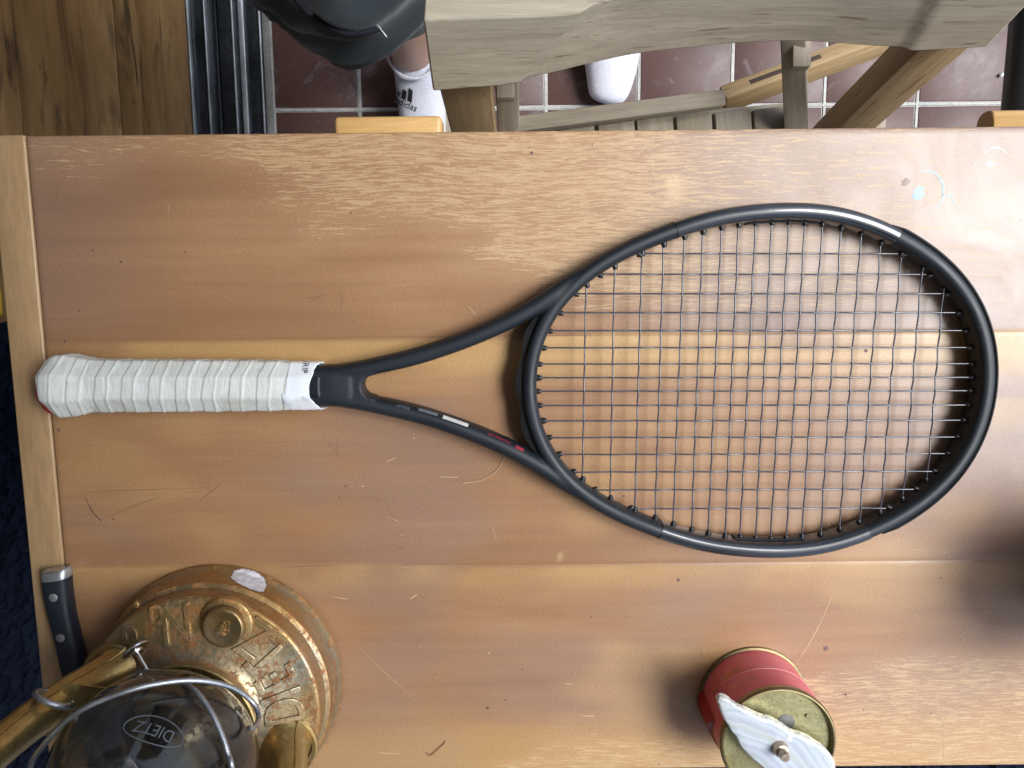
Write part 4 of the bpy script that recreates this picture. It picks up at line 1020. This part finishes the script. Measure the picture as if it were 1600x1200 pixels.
# ------------------------------------------------------------------ folding chair
CHR = thing('folding_chair', 'weathered wooden folding garden chair standing behind the far side of the table', 'chair', (.14, .2, 0))
botp = [(676, 136), (767, 129), (801, 125), (852, 117), (940, 96), (995, 85), (1070, 76), (1144, 69), (1240, 65), (1314, 69), (1396, 74), (1470, 71), (1542, 67)]
ZB, ZT_ = .668, .722
B = [at(x, y, ZB) for x, y in botp]
Tl, Tr = at(661, 24, ZT_), at(1622, -18, ZT_)
V = []; F = []; nc = 96; nr = 10
Bs = catmull(B, 8)
L0 = Bs[0]; L1 = Bs[-1]
def bot(u):
    k = u * (len(Bs) - 1); i = int(min(k, len(Bs) - 2)); return Bs[i].lerp(Bs[i + 1], k - i)
def top(u):
    p = Tl.lerp(Tr, u); bow = (bot(u) - L0.lerp(L1, u)); return p + Vector((0, bow.y * .9, 0))
nrm = Vector((.06, .90, -.12)).normalized(); TH = .024
for i in range(nc + 1):
    u = i / nc; col = []
    for j in range(nr + 1):
        t = j / nr; p = bot(u).lerp(top(u), t)
        u0 = .205 + .075 * t; u1 = .845 - .02 * t
        if u < u0: p.y -= .0035 * sst(0, 1, (u0 - u) / .02) * 1.0
        if u > u1: p.y -= .0035 * sst(0, 1, (u - u1) / .02) * 1.0
        col.append(p)
    bk = [p + nrm * TH for p in col][::-1]
    V += col + bk
m = 2 * (nr + 1)
for i in range(nc):
    for k in range(m): q = (k + 1) % m; F.append((i * m + k, i * m + q, (i + 1) * m + q, (i + 1) * m + k))
F.append(tuple(range(m))[::-1]); F.append(tuple(nc * m + k for k in range(m)))
rail = mesh('top_rail', V, F, M_TEAK, CHR, True, sharp=32)
bm = bmesh.new(); bm.from_mesh(rail.data); bmesh.ops.recalc_face_normals(bm, faces=bm.faces)
bm.to_mesh(rail.data); bm.free()
bvm = rail.modifiers.new('b', 'BEVEL'); bvm.width = .0016; bvm.segments = 2; bvm.limit_method = 'ANGLE'; bvm.angle_limit = R(40)
fw = Vector((.08, -.997, 0))
def post(name, pa, za, pb, zb, wd, dp, mat, up=(0, 1, .3), bev=.002): return beam(name, at(*pa, za), at(*pb, zb), wd, dp, mat, CHR, up, bev)
# outer posts run from the rail down under the table
def outer(pa, za, lean, wd, dp, shift=(0, 0, 0)):
    a = at(*pa, za) + Vector(shift); z1 = .02; h = za - z1; b = a + fw * h * lean - Vector((0, 0, h)); return beam('back_post', a, b, wd, dp, M_TEAK2, CHR, (0, 1, 0), .0025)
o1 = outer((722, 128), .655, .16, .044, .022, (0, .020, 0)); o2 = outer((1497, 66), .655, .20, .040, .030, (0, .020, 0))
# inner frame
for pa, pb in (((790, 90), (796, 206)), ((1240, 40), (1244, 200))):
    a = at(*pa, .55); b = at(*pb, .44); d = (b - a).normalized(); beam('inner_post', a - d * .05, a + d * .30, .0225, .024, M_TEAKG, CHR, (0, 1, 0), .002)
for pa in ((790, 138), (1246, 90)):
    a = at(*pa, .535); beam('hinge_block', a + Vector((0, .012, .004)), a + Vector((0, -.012, .006)), .017, .014, M_TEAKG, CHR, (0, 0, 1), .001)
sl_px = [(812, 868), (873, 927), (933, 989), (993, 1049), (1054, 1109), (1114, 1170), (1174, 1231)]
for k, (xa, xb) in enumerate(sl_px):
    ya = 204 - (xa - 800) * .0845; a = at(xa, ya, .43); b = at(xb, ya - 4.5, .43); c_ = (a + b) / 2; wd = (b - a).length
    beam('seat_slat', c_, c_ + Vector((.03, -.30, 0)), wd, .016, M_TEAKG, CHR, (0, 0, 1), .0015)
beam('seat_rail', at(800, 212, .415), at(1240, 176, .415), .018, .022, M_TEAK, CHR, (0, 0, 1))
beam('stretcher', at(802, 197, .455), at(1130, 155, .455), .0165, .020, M_TEAKG, CHR, (0, 0, 1), .002)
a = at(1128, 157, .40); b = at(1385, 62, .40); dd = (b - a).normalized()
SU = Vector((-.62, .25, .74)); yS = SU.cross(dd).normalized(); SU = dd.cross(yS); beam('folding_stay', a, b, .020, .026, M_TEAK2, CHR, SU, .002)
up_ = Vector((0, 0, 1)); yy = up_.cross(dd).normalized()
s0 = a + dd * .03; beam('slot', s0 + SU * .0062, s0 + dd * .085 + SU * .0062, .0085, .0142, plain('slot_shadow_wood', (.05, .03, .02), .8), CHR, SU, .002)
for s in (0, 1):
    x0_ = at(700 if not s else 1400, 200, .1); beam('foot_rail', Vector((x0_.x, .30, .03)), Vector((x0_.x, -.02, .03)), .022, .03, M_TEAKG, CHR)

# ------------------------------------------------------------------ black tube-framed bench beside the chair
BN = thing('bench_frame', 'black rounded metal rail behind the right end of the table', 'metal rail', (.50, .3, 0))
rp = [(.526, .02, .001), (.526, .02, .40), (.528, .05, .46), (.529, .12, .475), (.533, .45, .475), (.534, .52, .46), (.535, .56, .40), (.535, .56, .001)]
tube('metal_tube', catmull([Vector(p_) for p_ in rp], 8), .019, M_BLACKM, BN, 24)
bm = bmesh.new(); bmesh.ops.create_icosphere(bm, subdivisions=2, radius=.0035, matrix=Matrix.Translation(at(1565, 117, .004)))
for v in bm.verts: v.co += Vector((mnoise.noise(v.co * 400), mnoise.noise(v.co * 410), 0)) * .002
tag(from_bm('paint_crumb', bm, plain('white_crumb', (.8, .8, .8), .7)), 'tiny white crumb on the tiles beside the black metal rail', 'crumb')

# ------------------------------------------------------------------ person standing behind the table
PS = thing('person', 'person in dark teal shorts and white ankle socks standing behind the chair', 'person', (-.02, .36, 0))
def skin_chain(name, vs, es, rad, mat, sub=2, root=0):
    me = bpy.data.meshes.new(name); M = inv(PS); me.from_pydata([tuple(M @ Vector(v)) for v in vs], es, []); me.update(); me.materials.append(mat)
    o = link(bpy.data.objects.new(name, me)); o.parent = PS
    o.modifiers.new('skin', 'SKIN').use_smooth_shade = True
    for i, r_ in enumerate(rad): me.skin_vertices[0].data[i].radius = r_ if hasattr(r_, '__len__') else (r_, r_)
    me.skin_vertices[0].data[root].use_root = True
    s = o.modifiers.new('sub', 'SUBSURF'); s.levels = sub; s.render_levels = sub
    return o
AK = at(646, 118, .12); AK2 = Vector((.150, .455, .09))
vs = [(0, .44, .95), (-.10, .42, .90), (-.125, .345, .50), (AK.x - .002, AK.y + .035, .12), (AK.x, AK.y + .035, .060), (AK.x + .002, AK.y + .0, .040), (AK.x + .002, AK.y - .02, .036),
      (.10, .44, .90), (.13, .43, .50), (AK2.x, AK2.y, .11), (AK2.x, AK2.y, .060), (AK2.x, AK2.y - .03, .040), (AK2.x, AK2.y - .05, .036), (0, .45, 1.02)]
es = [(0, 1), (1, 2), (2, 3), (3, 4), (4, 5), (5, 6), (0, 7), (7, 8), (8, 9), (9, 10), (10, 11), (11, 12), (0, 13)]
rad = [(.13, .10), .085, .052, .034, .027, .018, .012, .085, .052, .034, .027, .018, .012, (.13, .10)]
skin_chain('body', vs, es, rad, M_SKIN)
def sock(ax, ay, dx, w=1.0):
    vs = [(ax, ay + .003, .125), (ax, ay + .002, .095), (ax, ay, .058), (ax + dx * .3, ay - .055, .046), (ax + dx * .6, ay - .115, .034), (ax + dx - .014, ay - .165, .025), (ax + dx + .018, ay - .150, .024), (ax - .002, ay + .042, .032)]
    es = [(0, 1), (1, 2), (2, 3), (3, 4), (4, 5), (4, 6), (2, 7)]
    rad = [(.037, .040), (.036, .041), (.036, .038), (.040 * w, .038 * w), (.046 * w, .032 * w), (.022 * w, .024 * w), (.020 * w, .022 * w), (.03, .028)]
    return skin_chain('sock', vs, es, rad, M_SOCK, 3)
sA = sock(AK.x + .001, AK.y + .034, .005)
tb = at(955, 168, .025); ax, ay = tb.x - .004, tb.y + .180
sB = skin_chain('sock', [(ax - .002, ay + .003, .125), (ax - .002, ay + .002, .095), (ax, ay, .058), (ax + .001, ay - .050, .050), (ax + .003, ay - .105, .036), (ax + .001, ay - .150, .028), (ax - .005, ay - .176, .022), (ax - .002, ay + .042, .032)],
    [(0, 1), (1, 2), (2, 3), (3, 4), (4, 5), (5, 6), (2, 7)], [(.040, .042), (.042, .044), (.046, .046), (.056, .046), (.049, .036), (.038, .028), (.030, .022), (.034, .030)], M_SOCK, 3)
dgx = bpy.context.evaluated_depsgraph_get(); dgx.update()
cuf = [(AK.x + .001 + .0385 * math.cos(a), AK.y + .036 + .0415 * math.sin(a), .126 + .002 * math.sin(a * 2)) for a in np.linspace(0, 2 * PI, 40)]
tube('sock_cuff', cuf, .0022, M_SOCK, PS, 8)
tube('sock_cuff', [(x, y, z - .016) for x, y, z in cuf], .0014, M_SOCK, PS, 8)
TA = bvh(sA)
def sockf(cx, cy, ang, sc):
    def f(x, y, z):
        px = cx + (x * math.cos(ang) + y * math.sin(ang)) * sc; py = cy + (x * math.sin(ang) - y * math.cos(ang)) * sc
        q = cast_cam(px, py, TA, .0008); return q if q else at(px, py, .11)
    return f
text_on('sock_lettering', 'adidas', 1.0, sockf(635, 163, R(24), 15), M_INK, PS, sub=True)
bars = []
for k, (x0, x1, h_) in enumerate(((-1.05, -.55, .55), (-.35, .15, .95), (.35, .85, 1.3))):
    f = sockf(632, 155, R(24), 15); bars.append(([f(x0 + h_ * -.55 + .3, h_, 0), f(x1 + h_ * -.55 + .3, h_ * .9, 0), f(x1, 0, 0), f(x0, 0, 0)], [(0, 1, 2, 3)]))
join('sock_emblem', bars, M_INK, PS)
# shorts: two wide legs and a seat, fused
def ring_loft(rings, seg=60, fold=.012, seed=1):
    V = []; F = []
    for i, (cx, cy, cz_, rx, ry) in enumerate(rings):
        for k in range(seg):
            a = 2 * PI * k / seg; nfo = mnoise.noise(Vector((math.cos(a) * 2.0 + seed, math.sin(a) * 2.0, cz_ * 9))) * fold
            V.append(Vector((cx + (rx + nfo) * math.cos(a), cy + (ry + nfo) * math.sin(a), cz_)))
    n = len(rings)
    for i in range(n - 1):
        for k in range(seg): q = (k + 1) % seg; F.append((i * seg + k, i * seg + q, (i + 1) * seg + q, (i + 1) * seg + k))
    F.append(tuple(range(seg))[::-1]); F.append(tuple((n - 1) * seg + k for k in range(seg)))
    return V, F
PA = ring_loft([(-.132, .300, .490, .066, .076), (-.134, .296, .505, .078, .084), (-.150, .302, .56, .090, .088), (-.165, .322, .64, .096, .090), (-.160, .365, .74, .095, .095), (-.12, .42, .86, .10, .10), (-.07, .45, .98, .10, .10)], seed=2)
PB = ring_loft([(.135, .43, .50, .085, .080), (.13, .43, .64, .092, .09), (.10, .44, .80, .10, .10), (.05, .45, .98, .11, .11)], seed=6)
PC = ring_loft([(0, .45, .80, .16, .11), (0, .45, .92, .165, .115), (0, .45, 1.03, .155, .115)], seed=9)
V = []; F = []
for v, f in (PA, PB, PC): b = len(V); V += v; F += [tuple(b + i for i in q) for q in f]
sh = mesh('shorts', V, F, M_SHORTS, None, True)
bm = bmesh.new(); bm.from_mesh(sh.data); bmesh.ops.recalc_face_normals(bm, faces=bm.faces); bm.to_mesh(sh.data); bm.free()
remesh(sh, .004, 6)
NN = [v.normal.copy() for v in sh.data.vertices]; CC_ = []
for v, n_ in zip(sh.data.vertices, NN):
    c = v.co; f1_ = mnoise.noise(Vector((c.x * 10 + c.z * 9, c.y * 9, c.z * 22))); f2_ = mnoise.noise(Vector((c.x * 34, c.y * 30 + 4, c.z * 26)))
    k_ = .013 * (.5 - abs(f1_) * 2.2) + .004 * f2_; CC_ += list(c + Vector((n_.x, n_.y, n_.z * .3)) * k_)
sh.data.vertices.foreach_set('co', CC_); sh.data.update()
sh.data.transform(inv(PS)); sh.parent = PS
bpy.context.view_layer.update(); TS = bvh(sh)
zp = [(462, -6), (480, 14), (500, 30), (525, 44), (550, 50), (575, 47), (590, 42)]
zz = [cast_cam(x, y, TS, .001) for x, y in [(p_.x, p_.y) for p_ in catmull([Vector((x, y, 0)) for x, y in zp], 6)]]
zz = [p_ for p_ in zz if p_ is not None]
if len(zz) > 4:
    tube('zip', zz, .0032, plain('navy_zip_tape', (.004, .005, .012), .9), PS, 8)
    e = zz[-1]; t0 = at(604, 58, e.z + .004)
    tube('zip_pull', [e + Vector((0, 0, .004)), e.lerp(t0, .5) + Vector((0, 0, .004)), t0], [.0028, .0012, .0009], M_STEEL, PS, 8)
bpy.context.view_layer.update()
